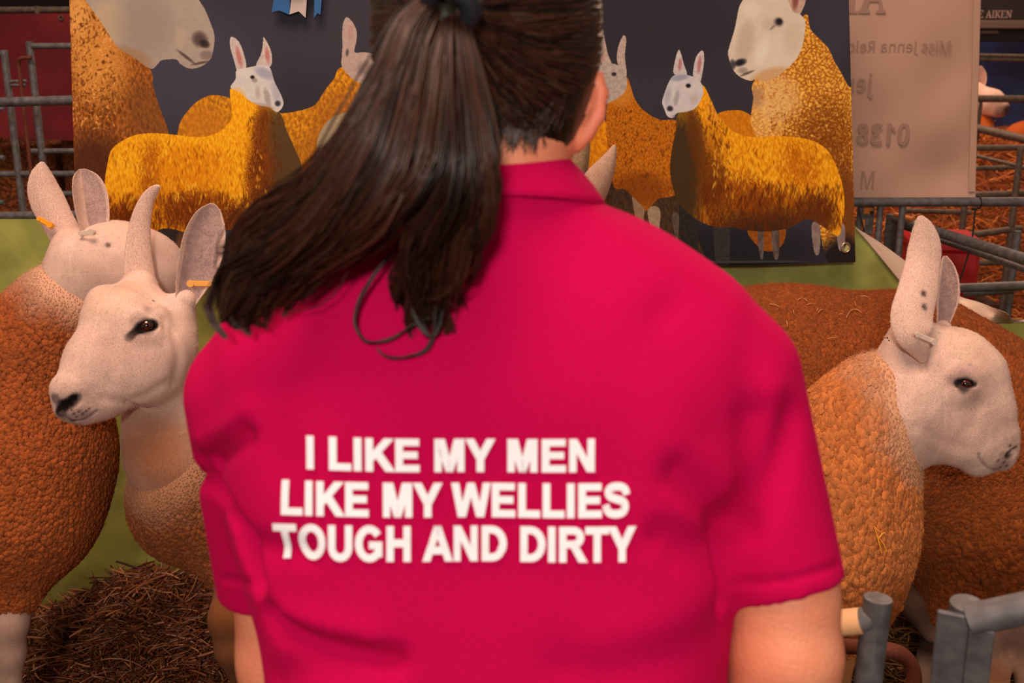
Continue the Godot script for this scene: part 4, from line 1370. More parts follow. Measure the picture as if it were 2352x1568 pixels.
	# ---- hair
	var cap := Sdf.new()
	limb(cap, [V(1114, -70, .885, 256), V(1118, 100, .89, 242), V(1130, 150, .892, 225)], 0.03)
	limb(cap, [V(1130, 150, .89, 222), V(1145, 250, .885, 158), V(1170, 305, .878, 118)], 0.03)
	limb(cap, [V(1080, -60, .83, 150), V(1040, 10, .80, 90)], 0.06)
	var hb := cap.build(0.008)
	var dark := lin(20, 13, 11)
	for p in hb.v: hb.c.append(dark)
	var hr := RandomNumberGenerator.new()
	hr.seed = 11
	var shade := func() -> Color:
		var q := hr.randf()
		var c := lin(18, 11, 9).lerp(lin(72, 38, 25), q * q)
		return c.lerp(lin(96, 70, 58), 0.5) if hr.randf() < 0.05 else c
	var tie_at := P(1034, 14, .745)
	for n in 1500:
		var q := hr.randf()
		var st: Vector2
		if q < 0.62:
			var a := hr.randf_range(-0.65, 1.45)
			st = Vector2(1120 + cos(a) * 262, -10 + sin(a) * (345 if a > 0 else 260))
			if a > 0.75: st += Vector2(hr.randf_range(-70, 10), hr.randf_range(-60, 0))
		else:
			st = Vector2(hr.randf_range(868, 1120), hr.randf_range(-140, 330))
		var path := []
		var bow := hr.randf_range(-18, 18)
		for t in 9:
			var u := t / 8.0 * 0.97
			var x := lerpf(st.x, 1036, u) + bow * sin(u * PI)
			var y := lerpf(st.y, 14, u) + 46.0 * sin(u * PI) * (0.6 if st.x > 1036 else 0.2) + hr.randf_range(-2, 2)
			var hh := cap.hit(CAM, P(x, y, 1.0))
			if (hh - CAM).length() > 1.1: break
			path.append(hh - (hh - CAM).normalized() * hr.randf_range(0.0, 0.004))
		if path.size() > 4: strand(hb, path, 0.0011, shade.call())
	var middle_ := P(1119, 0, .885)
	var to_tie := (P(1036, 14, .79) - middle_).normalized()
	for n in 1500:
		var from := Vector3(hr.randf_range(-1, 1), hr.randf_range(-0.25, 1), hr.randf_range(-1, 0.9)).normalized()
		if from.dot(to_tie) > 0.85: continue
		if from.z < -0.35 and from.y < 0.35: continue
		var path := []
		for t in 11:
			var u := t / 10.0 * 0.96
			var dir := from.slerp(to_tie, u).normalized()
			var hh := cap.hit(middle_ + dir * 0.26, middle_, PackedInt32Array(), 0.0)
			path.append(hh + dir * hr.randf_range(-0.001, 0.001))
		strand(hb, path, 0.0012, shade.call())
	for n in 260:
		var x := hr.randf_range(1090, 1300)
		var y := hr.randf_range(250, 305) - maxf(0.0, x - 1230) * 0.7
		var path := []
		var drift := hr.randf_range(-26, 14)
		var drop := hr.randf_range(25, 62)
		for t in 6:
			var u := t / 5.0
			var q := P(x + drift * u * u, y + drop * u, 1.0)
			var h0 := cap.hit(CAM, q)
			var h1 := k.hit(CAM, q)
			var hh := h0 if (h0 - CAM).length() < (h1 - CAM).length() else h1
			if (hh - CAM).length() > 1.0: break
			path.append(hh - (hh - CAM).normalized() * 0.0015)
		if path.size() > 3: strand(hb, path, 0.0008, shade.call())
	obj("hair", hb.mesh(), M.hair, w)
	tick(" hair cap")
	# ponytail: a slim core, and strands gathered in wavy locks
	var pc := Sdf.new()
	limb(pc, [V(1032, 14, .755, 36), V(985, 110, .775, 70), V(960, 220, .78, 84), V(910, 340, .785, 90), V(830, 450, .79, 62), V(740, 540, .795, 34), V(640, 610, .80, 14)], 0.03)
	limb(pc, [V(1030, 120, .775, 50), V(1070, 280, .785, 58), V(1080, 400, .79, 40), V(1030, 540, .795, 22), V(1000, 640, .80, 10)], 0.03)
	var tb := pc.build(0.008)
	for p in tb.v: tb.c.append(dark)
	var guides := [
		[1000, -10, 930, 60, 894, 160, 852, 255, 786, 350, 704, 440, 616, 506, 544, 578, 512, 684, 540, 738],
		[1005, -6, 942, 80, 906, 190, 864, 300, 798, 404, 716, 496, 634, 566, 566, 640, 532, 714, 584, 736],
		[1015, -2, 955, 100, 928, 220, 890, 340, 830, 450, 762, 540, 690, 604, 630, 650, 574, 704, 530, 730],
		[1025, 2, 990, 120, 970, 250, 940, 374, 882, 465, 815, 530, 750, 582, 690, 630, 630, 676, 575, 702],
		[1035, 6, 1020, 130, 1010, 260, 985, 375, 930, 450, 865, 512, 805, 560, 750, 605, 696, 645, 645, 682],
		[1040, 10, 1035, 130, 1040, 260, 1040, 380, 1010, 470, 968, 545, 940, 610, 945, 670, 968, 730, 990, 780],
		[1045, 14, 1058, 130, 1076, 260, 1094, 370, 1086, 450, 1056, 530, 1022, 610, 1000, 680, 990, 730, 985, 778],
		[1052, 20, 1082, 130, 1108, 250, 1130, 350, 1138, 430, 1114, 510, 1078, 590, 1046, 660, 1026, 710, 1008, 748]]
	var depth := [.742, .722, .712, .712, .722, .736, .752, .766, .778, .788]
	for n in 210:
		var g := hr.randf() * 6.999
		if n % 3 == 0: g = hr.randf() * 4.2
		if g > 4.0 and g < 5.0: g = 3.999 - hr.randf() * 0.3 if g < 4.5 else 5.0 + hr.randf() * 0.3
		var g0 := int(g)
		var f := g - g0
		f = f * f * (3.0 - 2.0 * f)
		var cut_ := hr.randf_range(0.70, 1.0)
		var layer := sqrt(hr.randf())
		var w1 := hr.randf() * TAU
		var w2 := hr.randf_range(12.0, 40.0)
		var w3 := hr.randf_range(0.9, 1.7)
		var off := Vector2(hr.randf_range(-1, 1), hr.randf_range(-1, 1))
		var tone: Color = shade.call()
		var middle := 1.0 - absf(g / 7.0 - 0.45) * 1.6
		var hook := Vector2(hr.randf_range(-34, 40), hr.randf_range(-30, 24))
		for m in 22:
			var o2 := Vector2(hr.randf_range(-1, 1), hr.randf_range(-1, 1))
			var o3 := hr.randf_range(-1, 1)
			var stray := 1.0 if hr.randf() < 0.93 else hr.randf_range(1.6, 3.2)
			var path := []
			for t in 20:
				var u := t / 19.0 * 9.0 * cut_
				var a := mini(int(u), 8)
				var fr_ := u - a
				var p0 := Vector2(guides[g0][a * 2], guides[g0][a * 2 + 1]).lerp(Vector2(guides[g0 + 1][a * 2], guides[g0 + 1][a * 2 + 1]), f)
				var p1 := Vector2(guides[g0][a * 2 + 2], guides[g0][a * 2 + 3]).lerp(Vector2(guides[g0 + 1][a * 2 + 2], guides[g0 + 1][a * 2 + 3]), f)
				var p := p0.lerp(p1, fr_)
				var v := u / 9.0
				p += off * (6.0 + 14.0 * sin(PI * minf(v + 0.1, 1.0)))
				p += o2 * stray * (3.0 + 13.0 * sin(PI * minf(v * 0.85 + 0.08, 1.0)))
				p += Vector2(cos(w1 + u * w3 * 1.25), sin(w1 * 1.7 + u * w3 * 1.25)) * w2 * pow(v, 1.4)
				p += hook * pow(clampf((t / 19.0 - 0.7) / 0.3, 0.0, 1.0), 2.0)
				var d: float = lerpf(depth[a], depth[a + 1], fr_) + 0.045 * (1.0 - layer) * clampf(1.2 - v, 0, 1) - 0.024 * middle * sin(PI * clampf(u / 8.0, 0.0, 1.0)) + 0.012
				d += 0.005 * o3 + 0.006 * sin(w1 + u * w3) * v
				path.append(P(p.x, p.y, minf(d, 0.80)))
			strand(tb, path, hr.randf_range(0.0008, 0.0014), tone.lerp(shade.call(), 0.45))
	var curls := [[930, 545, 868, 620, 826, 690, 816, 745, 842, 784, 896, 778, 948, 746, 985, 730], [1000, 700, 998, 760, 978, 800, 940, 818, 905, 822, 880, 815, 870, 806, 866, 800], [930, 560, 935, 640, 950, 700, 975, 760, 996, 770, 1010, 740, 1016, 700, 1010, 640], [660, 560, 580, 620, 520, 668, 496, 712, 540, 740, 600, 722, 650, 690, 700, 668], [860, 590, 780, 640, 700, 672, 640, 690, 580, 696, 530, 690, 500, 680, 490, 665]]
	for ci in 3:
		for n in [30, 6, 60, 90, 60][ci]:
			var o := Vector2(hr.randf_range(-9, 9), hr.randf_range(-9, 9)) * (0.35 if ci < 2 else 1.0)
			var sp := []
			for t in 8: sp.append(Vector2(curls[ci][t * 2], curls[ci][t * 2 + 1]) + o * (0.4 + 0.6 * sin(t)) + Vector2(hr.randf_range(-2, 2), hr.randf_range(-2, 2)))
			var path := []
			for p in spline(sp, 4): path.append(P(p.x, p.y, 0.783 + o.x * 0.0005))
			strand(tb, path, 0.0007, lin(12, 8, 7).lerp(shade.call(), 0.25))
	obj("ponytail", tb.mesh(), M.hair, w)
	var ring := []
	var rr := []
	var ax := (P(990, 80, .735) - P(1060, -20, .77)).normalized()
	var sx := ax.cross(Vector3.UP).normalized()
	var sy := ax.cross(sx)
	for q in 25:
		var a := TAU * q / 24.0
		ring.append(tie_at + (sx * cos(a) + sy * sin(a)) * 0.0165)
		rr.append(0.0085 + 0.0012 * sin(a * 7.0))
	var rb := Build.new()
	rb.ring(ring, rr, 10, Color.WHITE, false)
	obj("hair_tie", rb.mesh(), M.tie, w)

const BOLD := 0.021
func glyph(ch: String) -> Array:                          # bold block capitals, as quads in a square of one em
	var H := 0.716
	var h := 0.121
	var out := []
	var bar := func(x0: float, y0: float, x1: float, y1: float): out.append([Vector2(x0, y0), Vector2(x1, y0), Vector2(x1, y1), Vector2(x0, y1)])
	var poly := func(a: Array): out.append(pts2(a))
	var ring := func(cx: float, cy: float, rx: float, ry: float, ix: float, iy: float, a0: float, a1: float):
		var n := int(absf(a1 - a0) / 15.0)
		for k in n:
			var a := deg_to_rad(lerpf(a0, a1, float(k) / n))
			var c := deg_to_rad(lerpf(a0, a1, float(k + 1) / n))
			out.append([Vector2(cx + cos(a) * ix, cy + sin(a) * iy), Vector2(cx + cos(a) * rx, cy + sin(a) * ry), Vector2(cx + cos(c) * rx, cy + sin(c) * ry), Vector2(cx + cos(c) * ix, cy + sin(c) * iy)])
	match ch:
		"I": bar.call(.067, 0, .211, H)
		"L":
			bar.call(.073, 0, .217, H)
			bar.call(.217, 0, .573, h)
		"E":
			bar.call(.073, 0, .217, H)
			bar.call(.217, 0, .617, h)
			bar.call(.217, .305, .572, .426)
			bar.call(.217, H - h, .607, H)
		"K":
			bar.call(.073, 0, .217, H)
			poly.call([.217, .215, .217, .395, .515, H, .71, H])
			poly.call([.312, .31, .42, .42, .735, 0, .55, 0])
		"M":
			bar.call(.073, 0, .207, H)
			bar.call(.627, 0, .76, H)
			poly.call([.073, H, .288, H, .487, 0, .348, 0])
			poly.call([.76, H, .545, H, .346, 0, .485, 0])
		"N":
			bar.call(.073, 0, .207, H)
			bar.call(.513, 0, .647, H)
			poly.call([.073, H, .225, H, .647, 0, .495, 0])
		"W":
			poly.call([.003, H, .155, H, .290, 0, .160, 0])
			poly.call([.395, H, .535, H, .325, 0, .180, 0])
			poly.call([.405, H, .548, H, .765, 0, .620, 0])
			poly.call([.790, H, .942, H, .785, 0, .655, 0])
		"Y":
			bar.call(.262, 0, .406, .31)
			poly.call([0, H, .168, H, .406, .29, .262, .26])
			poly.call([.668, H, .50, H, .262, .29, .406, .26])
		"T":
			bar.call(.234, 0, .378, H)
			bar.call(.022, H - h, .59, H)
		"H":
			bar.call(.073, 0, .217, H)
			bar.call(.505, 0, .649, H)
			bar.call(.217, .31, .505, .435)
		"A":
			poly.call([0, 0, .155, 0, .435, H, .285, H])
			poly.call([.722, 0, .565, 0, .285, H, .435, H])
			bar.call(.19, .155, .53, .275)
		"O": ring.call(.389, .358, .346, .37, .198, .25, 0, 360)
		"U":
			bar.call(.072, .26, .216, H)
			bar.call(.506, .26, .65, H)
			ring.call(.361, .27, .289, .282, .145, .16, 180, 360)
		"D":
			bar.call(.073, 0, .217, H)
			bar.call(.217, H - h, .31, H)
			bar.call(.217, 0, .31, h)
			ring.call(.31, .358, .37, .358, .222, .237, -90, 90)
		"G":
			ring.call(.389, .358, .346, .37, .198, .25, 40, 325)
			bar.call(.40, .265, .70, .385)
			bar.call(.560, .095, .70, .27)
		"R":
			bar.call(.073, 0, .217, H)
			bar.call(.217, .595, .41, H)
			bar.call(.217, .30, .41, .418)
			ring.call(.41, .508, .26, .208, .115, .088, -90, 90)
			poly.call([.36, .31, .51, .345, .745, 0, .565, 0])
		"S":
			var line := spline(pts2([.585, .50, .545, .60, .455, .65, .33, .66, .21, .638, .142, .575, .14, .50, .195, .435, .33, .388, .47, .345, .54, .285, .548, .19, .49, .10, .34, .058, .19, .08, .11, .145, .075, .24]), 3)
			for k in line.size() - 1:
				var a: Vector2 = line[k]
				var c: Vector2 = line[k + 1]
				var m0: Vector2 = (c - line[maxi(k - 1, 0)]).orthogonal().normalized() * 0.068
				var m1: Vector2 = (line[mini(k + 2, line.size() - 1)] - a).orthogonal().normalized() * 0.068
				out.append([a - m0, a + m0, c + m1, c - m1])
	return out

# ---------------------------------------------------------------- the rams
var lock_mesh: ArrayMesh
var curl_mesh: ArrayMesh
var mid_mesh: ArrayMesh

func make_lock(stretch: float, seed_: int) -> ArrayMesh:               # one little knot of wool
	var b := Build.new()
	var n := FastNoiseLite.new()
	n.seed = seed_
	n.frequency = 0.9
	var R := 7
	var C := 10
	for r in R + 1:
		for q in C:
			var th := PI * r / R
			var ph := TAU * q / C
			var p := Vector3(sin(th) * cos(ph), cos(th), sin(th) * sin(ph))
			p *= 1.0 + 0.55 * n.get_noise_3dv(p * 1.9) + 0.2 * n.get_noise_3dv(p * 4.5)
			b.v.append(Vector3(p.x, p.y * stretch, p.z * 0.8))
	b.grid(R + 1, C, 0, true, true)
	b.smooth()
	if b.n[C * 2].dot(b.v[C * 2]) < 0.0:
		for q in range(0, b.i.size(), 3):
			var x := b.i[q]
			b.i[q] = b.i[q + 1]
			b.i[q + 1] = x
		b.smooth()
	return b.mesh()

func locks(parent: Node3D, called: String, src: Build, mesh: Mesh, count: int, size: float, face: Sdf, wool: Color, pale: Color, seed_: int, fade := 0.07, keep := 0.0, big = null) -> void:
	var r := RandomNumberGenerator.new()
	r.seed = seed_
	var cum := PackedFloat32Array()
	var sum := 0.0
	var tris := PackedInt32Array()
	for t in range(0, src.i.size(), 3):
		var a := src.v[src.i[t]]
		var f := (src.v[src.i[t + 2]] - a).cross(src.v[src.i[t + 1]] - a)
		if f.normalized().dot((CAM - a).normalized()) < -0.45: continue
		sum += f.length()
		cum.append(sum)
		tris.append(t)
	var n1 := FastNoiseLite.new()
	n1.frequency = 14.0
	n1.seed = seed_
	var xf := []
	var cl := []
	var taken := {}
	for c in count * 5:
		if xf.size() >= count: break
		var k := cum.bsearch(r.randf() * sum)
		if k >= tris.size(): continue
		var t := tris[k]
		var u := r.randf()
		var v := r.randf()
		if u + v > 1.0:
			u = 1.0 - u
			v = 1.0 - v
		var a := src.v[src.i[t]]
		var p := a + (src.v[src.i[t + 1]] - a) * u + (src.v[src.i[t + 2]] - a) * v
		var gap := size * (1.1 if not big else 1.1 * float(big.call(p)))
		var cellk := Vector3i((p / gap).floor())
		if taken.has(cellk): continue
		var near := false
		for o in [Vector3i(1, 0, 0), Vector3i(-1, 0, 0), Vector3i(0, 1, 0), Vector3i(0, -1, 0), Vector3i(0, 0, 1), Vector3i(0, 0, -1)]:
			if taken.has(cellk + o) and taken[cellk + o].distance_to(p) < gap * 0.9:
				near = true
				break
		if near: continue
		var n := src.n[src.i[t]]
		var fd := 1.0
		if face:
			var d := face.at(p)
			if d < keep: continue
			fd = smoothstep(keep, keep + fade, d + n1.get_noise_3dv(p) * 0.02)
		taken[cellk] = p
		var down := (Vector3(0, -1, 0) + Vector3(r.randf_range(-0.5, 0.5), 0, r.randf_range(-0.5, 0.5)))
		down = (down - n * down.dot(n)).normalized()
		var sd := down.cross(n).normalized()
		var s := size * r.randf_range(0.7, 1.25) * (0.3 + 0.7 * fd)
		if big: s *= big.call(p)
		var tilt := r.randf_range(-0.5, 0.35)
		var y := (down + n * tilt).normalized()
		var z := sd.cross(y).normalized()
		xf.append(Transform3D(Basis(sd * s, y * s, z * s), p + n * s * r.randf_range(-0.5, 0.02)))
		var m := 0.5 + 0.5 * n1.get_noise_3dv(p * 0.35)
		var co := wool * (0.78 + 0.44 * m) * r.randf_range(0.75, 1.25)
		co = pale.lerp(co, fd)
		co.a = 1.0
		cl.append(co)
	var mm := MultiMesh.new()
	mm.transform_format = MultiMesh.TRANSFORM_3D
	mm.use_colors = true
	mm.mesh = mesh
	mm.instance_count = xf.size()
	for k in xf.size():
		mm.set_instance_transform(k, xf[k])
		mm.set_instance_color(k, cl[k])
	var o := MultiMeshInstance3D.new()
	o.name = called
	o.multimesh = mm
	o.material_override = M.lock
	parent.add_child(o, true)
	var back := Vector3.ZERO
	var nn: Node = parent
	while nn is Node3D and nn != self:
		back -= nn.position
		nn = nn.get_parent()
	o.position = back
	o.set_meta("kind", "stuff")

func fuzz(parent: Node3D, src: Build, count: int, length: float, face: Sdf, wool: Color, pale: Color, seed_: int, fade: float) -> void:
	# fine wool fibres over the knots
	var tint := Build.new()
	tint.v = src.v
	tint.n = src.n
	tint.i = src.i
	tint.c.resize(src.v.size())
	for k in src.v.size():
		var t := smoothstep(0.0, fade, face.at(src.v[k])) if face else 1.0
		var co := pale.lerp(wool, t)
		co.a = 1.0
		tint.c[k] = co
	hairs(parent, "wool_fibres", tint, count, length, wool, seed_, null, 0.9)

func hairs(parent: Node3D, called: String, src: Build, count: int, length: float, col: Color, seed_: int, skip = null, loose := 0.0) -> void:   # the short face coat, each hair a blade
	var r := RandomNumberGenerator.new()
	r.seed = seed_
	var cum := PackedFloat32Array()
	var sum := 0.0
	for t in range(0, src.i.size(), 3):
		var a := src.v[src.i[t]]
		var f := (src.v[src.i[t + 2]] - a).cross(src.v[src.i[t + 1]] - a)
		sum += f.length() if f.normalized().dot((CAM - a).normalized()) > -0.4 else 0.0
		cum.append(sum)
	var xf := []
	var cl := []
	for c in count:
		var k := cum.bsearch(r.randf() * sum)
		if k * 3 >= src.i.size(): continue
		var t := k * 3
		var u := r.randf()
		var v := r.randf()
		if u + v > 1.0:
			u = 1.0 - u
			v = 1.0 - v
		var ia := src.i[t]
		var a := src.v[ia]
		var p := a + (src.v[src.i[t + 1]] - a) * u + (src.v[src.i[t + 2]] - a) * v
		var n := src.n[ia]
		if skip and skip.call(p): continue
		var along := Vector3(r.randf_range(-0.6, 0.6), -0.7, r.randf_range(-0.4, 0.4))
		along = (along - n * along.dot(n)).normalized()
		if loose > 0.0: along = (along + Vector3(r.randf_range(-1, 1), r.randf_range(-1, 1), r.randf_range(-1, 1)) * loose).normalized()
		var y := (along + n * r.randf_range(0.25, 0.8)).normalized()
		var x := y.cross(n).normalized()
		var l := length * r.randf_range(0.6, 1.3)
		xf.append(Transform3D(Basis(x * 0.00045, y * l, x.cross(y) * 0.00045), p + n * (-0.0004 if loose == 0.0 else r.randf_range(0.0, 0.005))))
		var co := src.c[ia] * r.randf_range(0.85, 1.15) if src.c.size() else col
		co.a = 1.0
		cl.append(co)
	var mm := MultiMesh.new()
	mm.transform_format = MultiMesh.TRANSFORM_3D
	mm.use_colors = true
	var b := Build.new()
	b.v = PackedVector3Array([Vector3(-0.5, 0, 0), Vector3(0.5, 0, 0), Vector3(0, 0, 0.7), Vector3(0, 1, 0)])
	b.i = PackedInt32Array([0, 3, 1, 1, 3, 2, 2, 3, 0])
	b.smooth()
	mm.mesh = b.mesh()
	mm.instance_count = xf.size()
	for k in xf.size():
		mm.set_instance_transform(k, xf[k])
		mm.set_instance_color(k, cl[k])
	var o := MultiMeshInstance3D.new()
	o.name = called
	o.multimesh = mm
	o.material_override = M.hide_plain
	parent.add_child(o, true)
	var back := Vector3.ZERO
	var nn: Node = parent
	while nn is Node3D and nn != self:
		back -= nn.position
		nn = nn.get_parent()
	o.position = back
	o.set_meta("kind", "stuff")

func paint(b: Build, base: Color, dabs: Array, spots_seed := 0) -> void:
	# dabs: [place, radius, colour, strength]; a spot pattern that belongs to the hide
	var n := FastNoiseLite.new()
	n.frequency = 30.0
	n.seed = spots_seed
	var n2 := FastNoiseLite.new()
	n2.frequency = 7.0
	n2.seed = spots_seed + 50
	n2.fractal_octaves = 4
	b.c.resize(b.v.size())
	for k in b.v.size():
		var p := b.v[k]
		var co := base * (1.0 + 0.14 * n.get_noise_3dv(p * Vector3(1, 0.5, 1)))
		co = co.lerp(Color(base.r * 0.78, base.g * 0.70, base.b * 0.72), clampf(0.9 * n2.get_noise_3dv(p) + 0.1, 0.0, 1.0))
		for e in dabs:
			var q: float = 1.0 - p.distance_to(e[0]) / e[1]
			if q > 0.0: co = co.lerp(e[2], clampf(q * 2.2, 0.0, 1.0) * e[3])
		co.a = 1.0
		b.c[k] = co

func fade_base(b: Build, face: Sdf, pale: Color, fade: float) -> void:
	for k in b.v.size():
		var t := smoothstep(0.0, fade, face.at(b.v[k]))
		var co := pale.lerp(b.c[k], t)
		co.a = 1.0
		b.c[k] = co

func ear(parent: Node3D, pts: Array, front: float, yaw: float, cup: float, inner: Color, outer: Color, from_u := -0.8, thick := 0.0055, spots := []) -> MeshInstance3D:
	# a leaf-shaped ear: pts are Vector4(x, y, depth, half width in pixels) from root to tip
	var line := spline(pts, 10)
	var b := Build.new()
	var C := 23
	var R := line.size()
	var rows := [[], []]
	var nz := FastNoiseLite.new()
	nz.frequency = 60.0
	for r in R:
		var e: Vector4 = line[r]
		var c := P(e.x, e.y, e.z)
		var e1: Vector4 = line[mini(r + 1, R - 1)]
		var e0: Vector4 = line[maxi(r - 1, 0)]
		var t := (P(e1.x, e1.y, e1.z) - P(e0.x, e0.y, e0.z)).normalized()
		var view := (c - CAM).normalized()
		var side := t.cross(view).normalized()
		side = side.rotated(t, deg_to_rad(yaw))
		var nrm := side.cross(t).normalized()
		if nrm.dot(view) > 0: nrm = -nrm                  # towards the lens
		nrm *= front                                      # the hollow side
		var hw := S(maxf(e.w, 1.0), e.z) / maxf(0.35, absf(cos(deg_to_rad(yaw))))
		var end := 1.0 if r < R - 1 else 0.3
		for k in C:
			var u := k / (C - 1.0) * 2.0 - 1.0
			var edge := sqrt(maxf(0.0, 1.0 - u * u * 0.98))
			var mid := c + side * hw * u + nrm * (cup * hw * (u * u - 0.35))
			var th := thick * 0.5 * (0.25 + 0.75 * edge) * end
			rows[0].append(mid + nrm * th)
			rows[1].append(mid - nrm * th)
			var tone := inner if -u > from_u and absf(u) < 0.86 else outer
			if r < 1: tone = outer
			var root := clampf(1.0 - float(r) / R * 1.4, 0.0, 1.0)
			rows[0][-1] = rows[0][-1]
			b.c.append(tone.lerp(outer, 0.25 + 0.3 * nz.get_noise_3dv(mid) + 0.25 * (1.0 - root)) if tone == inner else outer)
	var m := R * C
	for p in rows[0]: b.v.append(p)
	for q in rows[1].size():
		b.v.append(rows[1][q])
		var co := outer
		var e: Vector4 = line[q / C]
		for sp in spots:
			var dist := Vector2(e.x - (q % C / (C - 1.0) * 2.0 - 1.0) * e.w, e.y).distance_to(sp)
			co = co.lerp(lin(46, 40, 44), clampf(1.6 - dist / 6.0, 0.0, 0.9))
		b.c.append(co)
	b.grid(R, C, 0)
	b.grid(R, C, m, false, true)
	var loop := []
	for q in C: loop.append(q)
	for r in range(1, R): loop.append(r * C + C - 1)
	for q in range(C - 2, -1, -1): loop.append((R - 1) * C + q)
	for r in range(R - 2, 0, -1): loop.append(r * C)
	for k in loop.size():
		var x: int = loop[k]
		var y: int = loop[(k + 1) % loop.size()]
		b.i.append_array([x, x + m, y, y, x + m, y + m])
	b.smooth()
	# turn the mesh right side out
	var probe := (R / 2) * C + C / 2
	if b.n[probe].dot(b.v[probe] - b.v[probe + m]) < 0.0:
		for q in range(0, b.i.size(), 3):
			var x := b.i[q]
			b.i[q] = b.i[q + 1]
			b.i[q + 1] = x
		b.smooth()
	var o := obj("ear", b.mesh(), M.hide, parent)
	hairs(o, "ear_coat", b, 6000, 0.0034, outer, 5 + int(pts[0].x))
	return o

func eyeball(parent: Node3D, at: Vector3, r: float, look: Vector3, up: Vector3) -> void:
	var b := Build.new()
	var x := up.cross(look).normalized()
	var y := look.cross(x).normalized()
	for k in 25:
		for q in 36:
			var th := PI * k / 24.0
			var ph := TAU * q / 36.0
			var d := look * cos(th) + x * sin(th) * cos(ph) + y * sin(th) * sin(ph)
			b.v.append(at + d * r)
			var px := sin(th) * cos(ph)
			var py := sin(th) * sin(ph)
			var co := lin(16, 9, 8)
			var rad := sqrt(px * px + py * py)
			if cos(th) > 0.0:
				if rad < 0.66: co = lin(84, 34, 14).lerp(lin(40, 16, 9), clampf((rad - 0.45) * 5.0, 0.0, 1.0))
				if absf(px) < 0.44 and absf(py) < 0.2 + 0.04 * cos(px * 4.0): co = lin(5, 4, 5)
			b.c.append(co)
	b.grid(25, 36, 0, true, true)
	b.smooth()
	if b.n[36 * 12].dot(b.v[36 * 12] - at) < 0.0:
		for q in range(0, b.i.size(), 3):
			var s := b.i[q]
			b.i[q] = b.i[q + 1]
			b.i[q + 1] = s
		b.smooth()
	obj("eye", b.mesh(), M.eye, parent)

func ear_tag(parent: Node3D, a: Vector3, b: Vector3, m: Material, wide: float, stud := true) -> void:
	var t := (b - a).normalized()
	var view := ((a + b) * 0.5 - CAM).normalized()
	var up := t.cross(view).normalized()
	var bd := Build.new()
	var bas := Basis(t, up, t.cross(up))
	bd.box(bas, (a + b) * 0.5, Vector3((b - a).length(), wide, 0.003), 0.0012)
	if stud:
		bd.ring([b + bas.z * 0.004, b - bas.z * 0.004], [wide * 0.62, wide * 0.62], 16)
		bd.ring([a + bas.z * 0.0025, a - bas.z * 0.0025], [wide * 0.45, wide * 0.45], 12)
	bd.box(bas, a + view * 0.004, Vector3(0.003, wide * 0.9, 0.010), 0.001)
	var o := obj("ear_tag", bd.mesh(), m, parent)

const WHITE_HIDE := [214, 182, 164]
func merge(a: Build, b: Build) -> void:
	var n := a.v.size()
	a.v.append_array(b.v)
	a.n.append_array(b.n)
	a.c.append_array(b.c)
	for k in b.i: a.i.append(k + n)

func leg(s: Sdf, top: Vector3, knee: Vector3, foot: Vector3, r0: float, r1: float) -> void:
	s.cap(top, knee, r0, r1 * 1.12, 0.03)
	s.cap(knee, foot + Vector3(0, 0.05, 0), r1, r1 * 0.72, 0.012)
	s.cap(foot + Vector3(0, 0.05, 0), foot + Vector3(0, 0.025, 0), r1 * 0.78, r1 * 1.1, 0.01)
	s.cap(foot + Vector3(0, 0.022, 0), foot + Vector3(0, 0.018, 0), r1 * 1.12, r1 * 1.12, 0.01)

func hooves(b: Build) -> void:
	for k in b.v.size():
		if b.v[k].y < 0.045: b.c[k] = lin(60, 46, 38)

func build_sheep() -> void:
	lock_mesh = make_lock(1.45, 3)
	curl_mesh = make_lock(2.1, 5)
	mid_mesh = make_lock(1.6, 8)
	M.hide_plain = mat(Color.WHITE, 0.85, 0.0, true)
	M.hide_plain.metallic_specular = 0.2
	var hide := lin(238, 207, 192)
	var grey := lin(150, 122, 122)
	var pink := lin(160, 134, 140)
	var black := lin(22, 17, 18)
	ram_three_quarter(hide, grey, pink, black)
	tick(" ram B")
	ram_turned(hide, grey, pink, black)
	tick(" ram A")
	ram_profile(hide, grey, pink, black)
	tick(" ram D")
	ram_rump(hide, grey, black)
	tick(" ram E")
	ram_hidden(hide, grey, pink)
	ram_far(hide)

